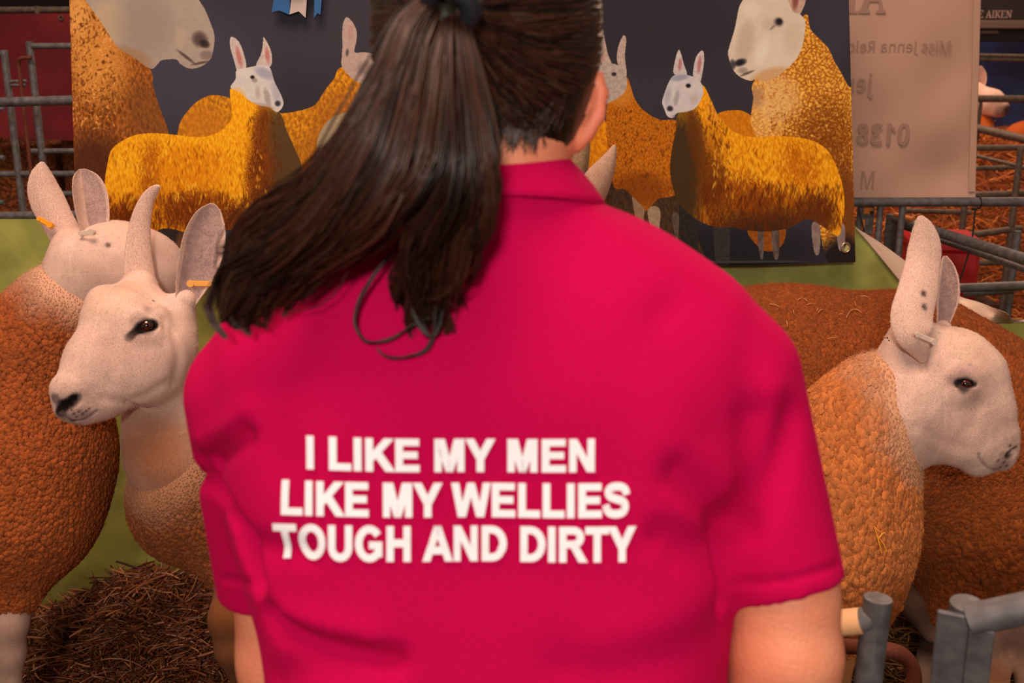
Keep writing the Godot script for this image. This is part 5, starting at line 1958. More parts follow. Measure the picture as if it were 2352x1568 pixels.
func ram_three_quarter(hide: Color, grey: Color, pink: Color, black: Color) -> void:
	var o := thing("ram", P(420, 1568, 2.0) * Vector3(1, 0, 1), "ram with a white face in three-quarter view, yellow tag in its hollow ear", "sheep", "rams in the pen")
	var f := Sdf.new()                                       # face, ears' roots and throat
	limb(f, [V(304, 740, 1.835, 84), V(280, 742, 1.80, 82)], 0.03)
	blob(f, 236, 692, 1.81, 34, 0.03)
	limb(f, [V(264, 766, 1.785, 74), V(216, 826, 1.745, 58), V(168, 886, 1.705, 42)], 0.03)
	limb(f, [V(350, 800, 1.805, 82), V(240, 890, 1.75, 44)], 0.04)
	limb(f, [V(392, 800, 1.84, 54), V(334, 850, 1.81, 70), V(288, 858, 1.785, 60)], 0.04)
	limb(f, [V(286, 868, 1.785, 50), V(236, 912, 1.755, 40), V(192, 940, 1.73, 35)], 0.03)
	limb(f, [V(150, 900, 1.70, 30), V(158, 932, 1.705, 34)], 0.02)
	limb(f, [V(320, 694, 1.86, 48), V(322, 655, 1.865, 36)], 0.04)
	limb(f, [V(405, 724, 1.845, 44), V(426, 690, 1.84, 26)], 0.04)
	limb(f, [V(372, 870, 1.88, 80), V(386, 960, 1.905, 88), V(398, 1040, 1.92, 98), V(406, 1080, 1.94, 98)], 0.04)
	var base := f.all.duplicate()
	var at := func(x, y): return f.hit(CAM, P(x, y, 1.0), base)
	# brow, eye slit
	var e0: Vector3 = at.call(338, 748)
	var dir := (e0 - CAM).normalized()
	f.cap(at.call(318, 728) + dir * 0.010, at.call(362, 726) + dir * 0.012, 0.014, 0.014, 0.02)
	f.cap(at.call(325, 768) + dir * 0.012, at.call(352, 764) + dir * 0.012, 0.014, 0.014, 0.02)
	var ec := e0 + dir * 0.0100
	f.cap(at.call(322, 752) - dir * 0.006, at.call(350, 747) - dir * 0.006, 0.0080, 0.0095, 0.005, 1)
	f.cap(at.call(302, 766) - dir * 0.004, at.call(322, 754) - dir * 0.004, 0.003, 0.007, 0.005, 1)
	f.cap(at.call(142, 934) - dir * 0.001, at.call(176, 918) - dir * 0.001, 0.005, 0.0075, 0.008, 1)
	var b := f.build(0.0026)
	var dabs := [[at.call(320, 738), 0.020, grey, 0.4], [at.call(336, 716), 0.014, grey, 0.55], [at.call(358, 712), 0.009, grey, 0.6],
		[at.call(338, 750), 0.0195, black, 1.0], [at.call(352, 746), 0.013, black, 1.0], [at.call(324, 756), 0.015, black, 1.0], [at.call(312, 763), 0.011, black, 0.9], [at.call(303, 769), 0.010, lin(50, 40, 40), 0.9], [at.call(296, 775), 0.010, lin(90, 76, 74), 0.7],
		[at.call(172, 917), 0.014, black, 1.0], [at.call(162, 925), 0.014, black, 1.0], [at.call(148, 930), 0.015, black, 1.0], [at.call(140, 940), 0.014, black, 1.0], [at.call(136, 950), 0.012, black, 0.9], [at.call(127, 916), 0.013, lin(70, 56, 58), 0.7],
		[at.call(148, 958), 0.014, grey, 0.6], [at.call(180, 958), 0.022, grey, 0.5], [at.call(200, 955), 0.016, grey, 0.35], [at.call(168, 967), 0.008, lin(60, 48, 48), 0.6],
		[at.call(240, 680), 0.06, lin(236, 200, 172), 0.5], [at.call(300, 655), 0.03, lin(232, 190, 156), 0.5]]
	for e in [[170, 950], [182, 944], [190, 950], [176, 957], [198, 944], [165, 942], [205, 938], [318, 778], [326, 781], [332, 783], [342, 780], [352, 690]]:
		dabs.append([at.call(e[0], e[1]), 0.0033, lin(80, 62, 60), 0.8])
	for e in [[330, 1010, 0.09, 0.4], [330, 1090, 0.12, 0.6], [345, 1180, 0.12, 0.8], [400, 1050, 0.10, 0.5], [400, 1250, 0.14, 0.9]]:
		dabs.append([at.call(e[0], e[1]), e[2], lin(186, 118, 76), e[3]])
	paint(b, hide, dabs, 3)
	var line := func(a: Array) -> Array:
		var out := []
		for p in spline(pts2(a), 4): out.append(at.call(p.x, p.y))
		return out
	b.groove(line.call([146, 956, 156, 964, 172, 968, 192, 965, 208, 956, 222, 945]), 0.0026, 0.0030, Color(0.05, 0.035, 0.03, 0.35))
	b.groove(line.call([292, 926, 312, 932, 336, 940, 350, 938]), 0.004, 0.004)
	b.groove(line.call([240, 916, 280, 922, 330, 910, 380, 880]), 0.010, 0.003)
	b.groove(line.call([400, 760, 412, 820, 400, 880]), 0.012, 0.004)
	b.groove(line.call([352, 706, 372, 726, 376, 756]), 0.007, 0.003)
	b.groove(line.call([250, 800, 290, 850, 300, 890]), 0.016, 0.003)
	b.groove(line.call([316, 722, 336, 714, 356, 722]), 0.005, -0.003)
	b.smooth()
	# legs and trunk under the wool
	var t := Sdf.new()
	limb(t, [V(556, 1330, 1.96, 60), V(530, 1420, 1.92, 47)], 0.02)
	limb(t, [V(530, 1420, 1.92, 47), V(538, 1490, 1.925, 40), V(580, 1600, 1.98, 30)], 0.02)
	var fo := P(590, 1640, 2.0)
	t.cap(P(580, 1600, 1.98), Vector3(fo.x, 0.02, fo.z), S(30, 1.98), 0.03, 0.02)
	leg(t, P(660, 1330, 2.14), P(670, 1480, 2.14), P(670, 1600, 2.14) * Vector3(1, 0, 1), 0.07, 0.03)
	leg(t, P(1010, 1300, 2.04), P(1020, 1460, 2.06), P(1020, 1600, 2.06) * Vector3(1, 0, 1), 0.08, 0.03)
	leg(t, P(1000, 1300, 2.24), P(1010, 1400, 2.24), P(1010, 1500, 2.24) * Vector3(1, 0, 1), 0.08, 0.03)
	limb(t, [V(430, 1150, 2.02, 90), V(620, 1140, 2.08, 150), V(1000, 1140, 2.14, 160)], 0.05)
	var tb := t.build(0.008)
	paint(tb, lin(116, 72, 42), [[P(520, 1400, 1.9), 0.09, lin(146, 92, 50), 0.6], [P(520, 1440, 1.9), 0.05, lin(110, 66, 36), 0.7]], 5)
	hooves(tb)
	merge(b, tb)
	obj("body", b.mesh(), M.hide, o)
	hairs(o, "face_coat", b, 60000, 0.0045, hide, 41, func(p): return p.distance_to(e0) < 0.017 or p.y < 0.6)
	eyeball(o, ec, 0.0138, (CAM - ec).normalized().lerp(Vector3(-0.4, 0.1, 0.9), 0.3).normalized(), cam_basis * Vector3(-0.25, 1, 0))
	# fleece of neck and trunk
	var w := Sdf.new()
	limb(w, [V(442, 870, 1.90, 58), V(438, 960, 1.92, 82), V(434, 1060, 1.94, 104), V(432, 1120, 1.96, 116), V(446, 1160, 1.98, 120)], 0.04)
	limb(w, [V(440, 1160, 2.03, 120), V(620, 1140, 2.08, 180), V(1000, 1145, 2.14, 190)], 0.07)
	limb(w, [V(500, 1240, 1.99, 70), V(548, 1320, 1.98, 62)], 0.04)
	var wb := w.build(0.008)
	paint(wb, lin(112, 58, 24), [], 6)
	fade_base(wb, f, lin(200, 144, 106), 0.05)
	var fl := obj("fleece", wb.mesh(), M.wool, o)
	locks(fl, "wool_locks", wb, lock_mesh, 42000, 0.0046, f, lin(150, 84, 40), lin(196, 146, 112), 21, 0.05, -0.002)
	fuzz(fl, wb, 30000, 0.006, f, lin(176, 100, 50), lin(214, 160, 124), 71, 0.05)
	# ears
	ear(o, [V(326, 676, 1.862, 36), V(322, 635, 1.87, 34), V(319, 582, 1.875, 29), V(321, 530, 1.88, 24), V(328, 490, 1.883, 20), V(340, 456, 1.885, 15), V(356, 435, 1.885, 10), V(367, 427, 1.885, 3)], -1.0, 12, 0.28, pink, hide)
	var e2 := ear(o, [V(424, 700, 1.835, 20), V(436, 660, 1.835, 33), V(451, 617, 1.835, 43), V(462, 575, 1.835, 47), V(470, 540, 1.835, 45), V(478, 506, 1.835, 36), V(485, 482, 1.835, 22), V(488, 467, 1.835, 5)], 1.0, 6, 0.55, pink, hide)
	ear_tag(e2, P(480, 652, 1.80), P(437, 651, 1.79), M.tag_yellow, 0.0105)

func ram_turned(hide: Color, grey: Color, pink: Color, black: Color) -> void:
	var o := thing("ram", P(0, 1568, 1.98) * Vector3(1, 0, 1), "brown ram with its white head turned away, one yellow and one white ear tag", "sheep", "rams in the pen")
	var f := Sdf.new()
	limb(f, [V(205, 610, 1.95, 72), V(262, 606, 1.97, 86), V(330, 626, 2.0, 82), V(350, 650, 2.06, 78)], 0.05)
	limb(f, [V(340, 640, 2.05, 76), V(370, 690, 2.16, 58), V(385, 730, 2.24, 46)], 0.04)
	limb(f, [V(170, 580, 1.95, 40), V(160, 555, 1.95, 28)], 0.03)
	limb(f, [V(222, 600, 1.93, 34), V(222, 585, 1.93, 20)], 0.03)
	limb(f, [V(190, 620, 1.95, 68), V(170, 660, 1.95, 74)], 0.05)
	var b := f.build(0.004)
	var at := func(x, y): return f.hit(CAM, P(x, y, 1.0))
	paint(b, hide, [[at.call(248, 562), 0.007, lin(60, 50, 48), 0.8], [at.call(300, 525), 0.05, lin(236, 200, 176), 0.4]], 8)
	var t := Sdf.new()
	limb(t, [V(30, 1330, 1.93, 60), V(18, 1430, 1.92, 42), V(20, 1500, 1.93, 33), V(18, 1600, 1.95, 29)], 0.02)
	var fo := P(16, 1640, 1.96)
	t.cap(P(18, 1600, 1.95), Vector3(fo.x, 0.02, fo.z), S(29, 1.95), 0.03, 0.02)
	leg(t, P(-60, 1330, 2.15), P(-60, 1440, 2.15), P(-60, 1600, 2.15) * Vector3(1, 0, 1), 0.07, 0.03)
	leg(t, P(-500, 1300, 2.0), P(-520, 1440, 2.0), P(-500, 1600, 2.0) * Vector3(1, 0, 1), 0.08, 0.03)
	leg(t, P(-480, 1300, 2.4), P(-490, 1400, 2.4), P(-480, 1500, 2.4) * Vector3(1, 0, 1), 0.08, 0.03)
	limb(t, [V(30, 1080, 2.0, 130), V(-500, 1080, 2.2, 220)], 0.05)
	var tb := t.build(0.008)
	paint(tb, lin(196, 166, 150), [], 9)
	hooves(tb)
	merge(b, tb)
	obj("body", b.mesh(), M.hide, o)
	hairs(o, "face_coat", b, 26000, 0.0050, hide, 43, func(p): return p.y < 0.9)
	var w := Sdf.new()
	limb(w, [V(178, 640, 1.955, 66), V(138, 720, 1.96, 104), V(70, 840, 1.965, 138), V(40, 1000, 1.97, 162), V(30, 1190, 1.96, 168)], 0.05)
	limb(w, [V(20, 1060, 2.02, 220), V(-200, 1080, 2.08, 290), V(-520, 1080, 2.2, 300)], 0.10)
	limb(w, [V(10, 1290, 1.95, 80), V(25, 1370, 1.93, 58)], 0.05)
	var wb := w.build(0.008)
	paint(wb, lin(116, 56, 20), [], 7)
	fade_base(wb, f, lin(226, 176, 146), 0.06)
	var fl := obj("fleece", wb.mesh(), M.wool, o)
	locks(fl, "wool_locks", wb, lock_mesh, 60000, 0.0047, f, lin(163, 85, 33), lin(222, 176, 146), 22, 0.07, 0.0)
	fuzz(fl, wb, 46000, 0.006, f, lin(190, 102, 42), lin(230, 184, 156), 72, 0.07)
	var e1 := ear(o, [V(168, 572, 1.945, 34), V(150, 535, 1.945, 35), V(130, 500, 1.945, 36), V(114, 468, 1.945, 38), V(102, 435, 1.945, 35), V(97, 405, 1.945, 26), V(97, 384, 1.945, 14), V(98, 372, 1.945, 4)], -1.0, 8, 0.4, pink, hide)
	ear_tag(e1, P(90, 503, 1.925), P(116, 517, 1.92), M.tag_yellow, 0.0095)
	var e2 := ear(o, [V(224, 602, 1.925, 8), V(219, 570, 1.925, 17), V(213, 535, 1.925, 27), V(207, 495, 1.925, 35), V(202, 455, 1.925, 37), V(197, 425, 1.925, 33), V(191, 402, 1.925, 22), V(187, 388, 1.925, 5)], 1.0, 24, 0.6, pink, hide, -0.15)
	ear_tag(e2, P(186, 536, 1.885), P(211, 533, 1.88), M.tag_white, 0.010)

func ram_profile(hide: Color, grey: Color, pink: Color, black: Color) -> void:
	var o := thing("ram", P(1900, 1568, 1.85) * Vector3(1, 0, 1), "ram with a white Roman-nosed head in profile, white tag in its upright ear", "sheep", "rams in the pen")
	var f := Sdf.new()
	limb(f, [V(2188, 846, 1.75, 95), V(2214, 870, 1.745, 90)], 0.02)
	limb(f, [V(2216, 874, 1.745, 89), V(2252, 940, 1.735, 70), V(2286, 1000, 1.73, 48)], 0.02)
	limb(f, [V(2288, 1000, 1.73, 46), V(2302, 1028, 1.73, 34)], 0.015)
	limb(f, [V(2284, 1042, 1.73, 36), V(2300, 1052, 1.73, 28)], 0.012)
	limb(f, [V(2232, 1034, 1.735, 46), V(2246, 1060, 1.735, 32)], 0.015)
	limb(f, [V(2128, 944, 1.755, 94), V(2190, 982, 1.745, 70), V(2245, 1018, 1.735, 50)], 0.035)
	limb(f, [V(2130, 880, 1.77, 98), V(2100, 830, 1.775, 66)], 0.05)
	limb(f, [V(2080, 900, 1.78, 92), V(2050, 960, 1.79, 96), V(2036, 1000, 1.79, 92)], 0.05)
	limb(f, [V(2084, 815, 1.76, 50), V(2092, 780, 1.755, 40), V(2104, 770, 1.75, 34)], 0.03)
	limb(f, [V(2160, 772, 1.785, 26), V(2165, 750, 1.79, 16)], 0.02)
	var base := f.all.duplicate()
	var at := func(x, y): return f.hit(CAM, P(x, y, 1.0), base)
	var e0: Vector3 = at.call(2216, 881)
	var dir := (e0 - CAM).normalized()
	f.cap(at.call(2190, 862) + dir * 0.010, at.call(2232, 862) + dir * 0.010, 0.014, 0.013, 0.02)
	f.cap(at.call(2200, 902) + dir * 0.013, at.call(2226, 900) + dir * 0.013, 0.014, 0.014, 0.02)
	var ec := e0 + dir * 0.0100
	f.cap(at.call(2204, 880) - dir * 0.006, at.call(2222, 879) - dir * 0.006, 0.0072, 0.0072, 0.005, 1)
	f.cap(at.call(2224, 880) - dir * 0.005, at.call(2240, 882) - dir * 0.005, 0.006, 0.003, 0.005, 1)
	f.cap(at.call(2316, 1046) - dir * 0.001, at.call(2330, 1036) + dir * 0.006, 0.005, 0.006, 0.006, 1)
	var b := f.build(0.0026)
	var dabs := [[at.call(2196, 860), 0.018, grey, 0.35], [at.call(2184, 872), 0.012, grey, 0.5], [at.call(2222, 850), 0.02, grey, 0.3],
		[at.call(2212, 883), 0.0165, black, 1.0], [at.call(2198, 880), 0.010, lin(50, 38, 40), 0.9], [at.call(2226, 881), 0.011, black, 1.0], [at.call(2236, 882), 0.008, black, 0.9], [at.call(2210, 894), 0.012, lin(90, 74, 74), 0.7], [at.call(2236, 905), 0.016, grey, 0.3],
		[at.call(2324, 1041), 0.011, black, 1.0], [at.call(2331, 1035), 0.011, black, 1.0], [at.call(2316, 1047), 0.009, black, 1.0], [at.call(2304, 1045), 0.010, lin(130, 100, 96), 0.4],
		[at.call(2300, 1068), 0.022, lin(150, 118, 108), 0.5], [at.call(2320, 1010), 0.02, grey, 0.25],
		[at.call(2122, 815), 0.010, lin(120, 96, 92), 0.6], [at.call(2230, 790), 0.05, lin(238, 202, 170), 0.4]]
	for e in [[2320, 1023], [2293, 1058], [2306, 1062], [2312, 1070], [2298, 1073], [2240, 848], [2226, 840], [2064, 768]]:
		dabs.append([at.call(e[0], e[1]), 0.0042, lin(84, 64, 62), 0.75])
	paint(b, hide, dabs, 13)
	var line := func(a: Array) -> Array:
		var out := []
		for p in spline(pts2(a), 4): out.append(at.call(p.x, p.y))
		return out
	b.groove(line.call([2249, 1044, 2252, 1056, 2262, 1069, 2276, 1078, 2290, 1082]), 0.0028, 0.0032, Color(0.07, 0.05, 0.05, 0.35))
	b.groove(line.call([2190, 860, 2212, 852, 2232, 862]), 0.006, -0.003)
	b.groove(line.call([2236, 905, 2240, 940, 2232, 980]), 0.012, 0.003)
	b.groove(line.call([2110, 980, 2160, 1010, 2210, 1030]), 0.012, 0.002)
	b.groove(line.call([2128, 800, 2120, 836, 2124, 850]), 0.006, 0.006)
	b.smooth()
	var t := Sdf.new()
	limb(t, [V(1935, 1380, 1.83, 60), V(1925, 1500, 1.84, 36), V(1915, 1640, 1.86, 30)], 0.02)
	var fo := P(1912, 1690, 1.88)
	t.cap(P(1915, 1640, 1.86), Vector3(fo.x, 0.02, fo.z), S(30, 1.86), 0.03, 0.02)
	leg(t, P(1800, 1330, 2.0), P(1790, 1470, 2.0), P(1780, 1600, 2.0) * Vector3(1, 0, 1), 0.07, 0.03)
	leg(t, P(1330, 1300, 1.86), P(1320, 1470, 1.86), P(1320, 1600, 1.86) * Vector3(1, 0, 1), 0.08, 0.03)
	leg(t, P(1380, 1300, 2.04), P(1370, 1470, 2.04), P(1370, 1600, 2.04) * Vector3(1, 0, 1), 0.08, 0.03)
	limb(t, [V(1880, 1150, 1.87, 120), V(1350, 1145, 1.90, 160)], 0.05)
	var tb := t.build(0.008)
	paint(tb, lin(190, 130, 80), [], 9)
	hooves(tb)
	merge(b, tb)
	obj("body", b.mesh(), M.hide, o)
	hairs(o, "face_coat", b, 64000, 0.0045, hide, 47, func(p): return p.distance_to(e0) < 0.015 or p.y < 0.6)
	eyeball(o, ec, 0.0128, (CAM - ec).normalized().lerp(Vector3(0.3, 0.0, 0.95), 0.3).normalized(), cam_basis * Vector3(0.05, 1, 0))
	var w := Sdf.new()
	limb(w, [V(2020, 900, 1.785, 92), V(1975, 985, 1.795, 128), V(1925, 1120, 1.81, 152), V(1900, 1250, 1.82, 172), V(1905, 1330, 1.825, 148)], 0.05)
	limb(w, [V(1890, 1170, 1.87, 165), V(1700, 1150, 1.88, 180), V(1350, 1145, 1.90, 190)], 0.08)
	limb(w, [V(1925, 1350, 1.83, 100), V(1930, 1440, 1.835, 58)], 0.05)
	var wb := w.build(0.008)
	paint(wb, lin(140, 78, 34), [], 7)
	fade_base(wb, f, lin(230, 176, 136), 0.05)
	var fl := obj("fleece", wb.mesh(), M.wool, o)
	neck_field = w
	locks(fl, "wool_locks", wb, mid_mesh, 34000, 0.0060, f, lin(200, 122, 62), lin(226, 178, 142), 23, 0.05, 0.0)
	fuzz(fl, wb, 34000, 0.007, f, lin(220, 140, 76), lin(234, 186, 150), 73, 0.05)
	var e1 := ear(o, [V(2121, 830, 1.70, 8), V(2112, 800, 1.685, 26), V(2100, 768, 1.68, 40), V(2096, 725, 1.69, 46), V(2110, 665, 1.71, 43), V(2121, 605, 1.73, 38), V(2125, 562, 1.735, 35), V(2121, 525, 1.735, 24), V(2116, 505, 1.735, 13), V(2114, 495, 1.735, 4)], -1.0, 10, 0.32, pink, hide, -0.8, 0.0055, [Vector2(2119, 674), Vector2(2121, 701)])
	ear_tag(e1, P(2106, 768, 1.655), P(2144, 784, 1.66), M.tag_white, 0.0085)
	ear(o, [V(2160, 765, 1.80, 8), V(2168, 730, 1.80, 16), V(2175, 690, 1.80, 23), V(2178, 650, 1.80, 22), V(2176, 618, 1.80, 16), V(2172, 598, 1.80, 9), V(2170, 588, 1.80, 3)], 1.0, 10, 0.5, pink, hide)

func ram_rump(hide: Color, grey: Color, black: Color) -> void:
	var o := thing("ram", P(2100, 1568, 2.35) * Vector3(1, 0, 1), "ram seen from its broad brown back and flank, standing behind the head in profile", "sheep", "rams in the pen")
	var t := Sdf.new()
	limb(t, [V(2075, 1300, 2.38, 60), V(2098, 1380, 2.29, 34), V(2140, 1452, 2.28, 24)], 0.03)
	var fo := P(2120, 1520, 2.40)
	t.cap(P(2140, 1452, 2.36), Vector3(fo.x, 0.02, fo.z), S(22, 2.36), 0.026, 0.02)
	limb(t, [V(2235, 1400, 2.22, 60), V(2262, 1460, 2.20, 34), V(2285, 1530, 2.20, 30), V(2282, 1590, 2.2, 32)], 0.02)
	t.cap(P(2282, 1590, 2.2), P(2280, 1660, 2.2) * Vector3(1, 0, 1) + Vector3(0, 0.02, 0), 0.03, 0.03, 0.02)
	limb(t, [V(2370, 1340, 2.2, 70), V(2365, 1430, 2.2, 56), V(2380, 1600, 2.22, 40)], 0.03)
	t.cap(P(2380, 1600, 2.22), P(2380, 1660, 2.22) * Vector3(1, 0, 1) + Vector3(0, 0.02, 0), 0.034, 0.03, 0.02)
	limb(t, [V(1600, 1300, 2.4, 70), V(1600, 1430, 2.4, 32)], 0.03)
	t.cap(P(1600, 1430, 2.4), P(1600, 1500, 2.4) * Vector3(1, 0, 1) + Vector3(0, 0.02, 0), 0.033, 0.028, 0.02)
	limb(t, [V(1600, 970, 2.32, 200), V(2080, 970, 2.32, 200), V(2280, 1110, 2.29, 180)], 0.05)
	# neck and head, hidden by the woman
	limb(t, [V(1580, 900, 2.32, 100), V(1510, 810, 2.34, 74), V(1470, 800, 2.34, 60), V(1432, 855, 2.32, 40)], 0.05)
	var b := t.build(0.008)
	paint(b, lin(204, 160, 132), [[P(2095, 1380, 2.34), 0.14, lin(74, 52, 44), 1.0], [P(2135, 1450, 2.34), 0.1, lin(74, 52, 44), 1.0], [P(2355, 1400, 2.15), 0.16, lin(138, 108, 96), 0.9], [P(2280, 1560, 2.17), 0.05, lin(170, 100, 56), 0.6]], 15)
	hooves(b)
	obj("body", b.mesh(), M.hide, o)
	var w := Sdf.new()
	limb(w, [V(1600, 915, 2.32, 240), V(1800, 920, 2.32, 246), V(2060, 918, 2.32, 240)], 0.08)
	limb(w, [V(1600, 1030, 2.32, 236), V(2060, 1030, 2.32, 240)], 0.08)
	limb(w, [V(2060, 920, 2.32, 238), V(2190, 985, 2.31, 232), V(2320, 1088, 2.29, 224)], 0.05)
	limb(w, [V(2330, 1080, 2.29, 222), V(2320, 1180, 2.28, 220)], 0.10)
	limb(w, [V(2240, 1200, 2.32, 175), V(2205, 1310, 2.30, 110), V(2178, 1390, 2.29, 62)], 0.06)
	limb(w, [V(2400, 1100, 2.33, 200), V(2460, 1150, 2.35, 200)], 0.10)
	limb(w, [V(1620, 930, 2.32, 190), V(1540, 850, 2.34, 100)], 0.08)
	var wb := w.build(0.009)
	paint(wb, lin(112, 54, 18), [], 17)
	var fl := obj("fleece", wb.mesh(), M.wool, o)
	back_field = w
	var tail := P(2280, 1330, 2.1)
	var crown := P(2300, 820, 2.2)
	locks(fl, "wool_locks", wb, lock_mesh, 70000, 0.0047, null, lin(152, 78, 26), lin(190, 120, 80), 24, 0.07, 0.0, func(p): return 0.85 + 1.5 * clampf(1.0 - p.distance_to(tail) / 0.2, 0.0, 1.0) + 0.5 * clampf(1.0 - p.distance_to(crown) / 0.25, 0.0, 1.0))
	locks(fl, "wool_curls", wb, curl_mesh, 4000, 0.0080, null, lin(160, 84, 28), lin(190, 120, 80), 25, 0.07, 0.0, func(p): return 0.5 + 1.1 * clampf(1.0 - p.distance_to(tail) / 0.24, 0.0, 1.0))
	fuzz(fl, wb, 60000, 0.009, null, lin(180, 94, 36), lin(190, 120, 80), 74, 0.05)

func ram_hidden(hide: Color, grey: Color, pink: Color) -> void:
	var o := thing("ram", P(1200, 1420, 2.5) * Vector3(1, 0, 1), "ram hidden behind the woman, only its two pale ears showing above her collar", "sheep", "rams in the pen")
	var f := Sdf.new()
	limb(f, [V(1290, 560, 2.2, 78), V(1230, 640, 2.16, 60), V(1180, 720, 2.14, 40)], 0.04)
	limb(f, [V(1340, 480, 2.2, 30), V(1310, 450, 2.22, 30)], 0.04)
	limb(f, [V(1270, 600, 2.25, 64), V(1240, 760, 2.30, 66), V(1150, 950, 2.42, 90), V(900, 960, 2.42, 108)], 0.06)
	for e in [[1200, 2.38], [1170, 2.46], [910, 2.38], [890, 2.46]]:
		leg(f, P(e[0], 1060, e[1]), P(e[0], 1240, e[1]), P(e[0], 1400, e[1]) * Vector3(1, 0, 1), 0.07, 0.03)
	var b := f.build(0.009)
	paint(b, hide, [[P(1176, 726, 2.12), 0.035, lin(40, 30, 30), 0.9], [P(1250, 585, 2.15), 0.022, lin(60, 46, 46), 0.8]], 19)
	hooves(b)
	obj("body", b.mesh(), M.hide, o)
	var w := Sdf.new()
	limb(w, [V(1262, 660, 2.27, 74), V(1245, 760, 2.30, 92), V(1150, 950, 2.42, 118), V(900, 960, 2.42, 122)], 0.06)
	var wb := w.build(0.012)
	paint(wb, lin(116, 60, 22), [], 20)
	fade_base(wb, f, lin(222, 176, 146), 0.05)
	var fl := obj("fleece", wb.mesh(), M.wool, o)
	locks(fl, "wool_locks", wb, lock_mesh, 16000, 0.0055, f, lin(163, 88, 36), lin(222, 176, 146), 28, 0.05, -0.01)
	for q in [[1250, 585], [1316, 585]]:
		var h := f.hit(CAM, P(q[0], q[1], 1.0))
		eyeball(o, h + (h - CAM).normalized() * 0.006, 0.0125, (CAM - h).normalized(), Vector3.UP)
	ear(o, [V(1342, 480, 2.2, 32), V(1360, 446, 2.2, 36), V(1378, 412, 2.2, 32), V(1394, 382, 2.2, 23), V(1405, 356, 2.2, 13), V(1412, 333, 2.2, 3)], -1.0, 20, 0.5, pink, lin(222, 190, 168))
	ear(o, [V(1312, 440, 2.23, 22), V(1322, 400, 2.23, 28), V(1332, 360, 2.23, 25), V(1341, 325, 2.23, 17), V(1348, 302, 2.23, 9), V(1352, 290, 2.23, 3)], -1.0, 20, 0.5, pink, lin(198, 172, 140))

func ram_far(hide: Color) -> void:
	var o := thing("ram", P(2230, 420, 5.7) * Vector3(1, 0, 1), "far blurred ram with a white head before the blue tarpaulin", "sheep")
	var f := Sdf.new()
	limb(f, [V(2244, 218, 5.7, 24), V(2280, 232, 5.65, 22), V(2304, 248, 5.62, 14)], 0.05)
	limb(f, [V(2262, 248, 5.66, 16), V(2296, 260, 5.62, 9)], 0.04)
	limb(f, [V(2238, 205, 5.7, 14), V(2242, 240, 5.72, 24)], 0.04)
	for e in [[2190, 5.6], [2200, 5.9], [2080, 5.6], [2080, 5.9]]:
		leg(f, P(e[0], 400, e[1]), P(e[0], 470, e[1]), P(e[0], 560, e[1]) * Vector3(1, 0, 1), 0.08, 0.035)
	var b := f.build(0.012)
	paint(b, hide, [[P(2313, 252, 5.6), 0.04, lin(40, 30, 30), 0.9], [P(2302, 258, 5.59), 0.05, lin(90, 60, 56), 0.7]], 31)
	hooves(b)
	obj("body", b.mesh(), M.hide, o)
	var w := Sdf.new()
	limb(w, [V(2246, 262, 5.72, 24), V(2230, 320, 5.75, 52), V(2080, 330, 5.75, 90)], 0.06)
	var wb := w.build(0.02)
	paint(wb, lin(190, 96, 26), [], 33)
	obj("fleece", wb.mesh(), M.wool, o)
	ear(o, [V(2250, 205, 5.68, 8), V(2253, 185, 5.68, 11), V(2254, 168, 5.68, 9), V(2251, 152, 5.68, 3)], 1.0, 10, 0.4, lin(190, 140, 130), hide)
	var q := thing("ram", P(2380, 420, 5.5) * Vector3(1, 0, 1), "far orange ram of which only the rounded back shows behind the rails", "sheep")
	var g := Sdf.new()
	limb(g, [V(2352, 328, 5.55, 50), V(2480, 330, 5.6, 70)], 0.08)
	var gb := g.build(0.02)
	paint(gb, lin(176, 84, 22), [], 35)
	obj("fleece", gb.mesh(), M.wool, q)
	var l := Sdf.new()
	for e in [[2365, 5.45], [2365, 5.7], [2490, 5.45], [2490, 5.7]]:
		leg(l, P(e[0], 360, e[1]), P(e[0], 440, e[1]), P(e[0], 560, e[1]) * Vector3(1, 0, 1), 0.08, 0.035)
	limb(l, [V(2490, 320, 5.55, 50), V(2560, 270, 5.5, 30), V(2600, 290, 5.48, 16)], 0.06)
	var lb := l.build(0.014)
	paint(lb, lin(120, 70, 40), [], 36)
	hooves(lb)
	obj("body", lb.mesh(), M.hide, q)

func straw_wisp() -> void: pass
var back_field: Sdf
var neck_field: Sdf

# ---------------------------------------------------------------- straw
func blade(bend: float, twist: float, wide: float) -> ArrayMesh:       # a flat stalk one unit long
	var b := Build.new()
	var N := 6
	for k in N + 1:
		var u := float(k) / N - 0.5
		var a := twist * u
		var c := Vector3(u, bend * (0.25 - u * u), bend * 0.4 * u * u)
		var s := Vector3(0, cos(a), sin(a)) * wide
		var n := Vector3(0, -sin(a), cos(a)) * wide * 0.25
		b.v.append_array([c + s, c + n, c - s, c - n])
	b.grid(N + 1, 4, 0, true, true)
	b.smooth()
	return b.mesh()

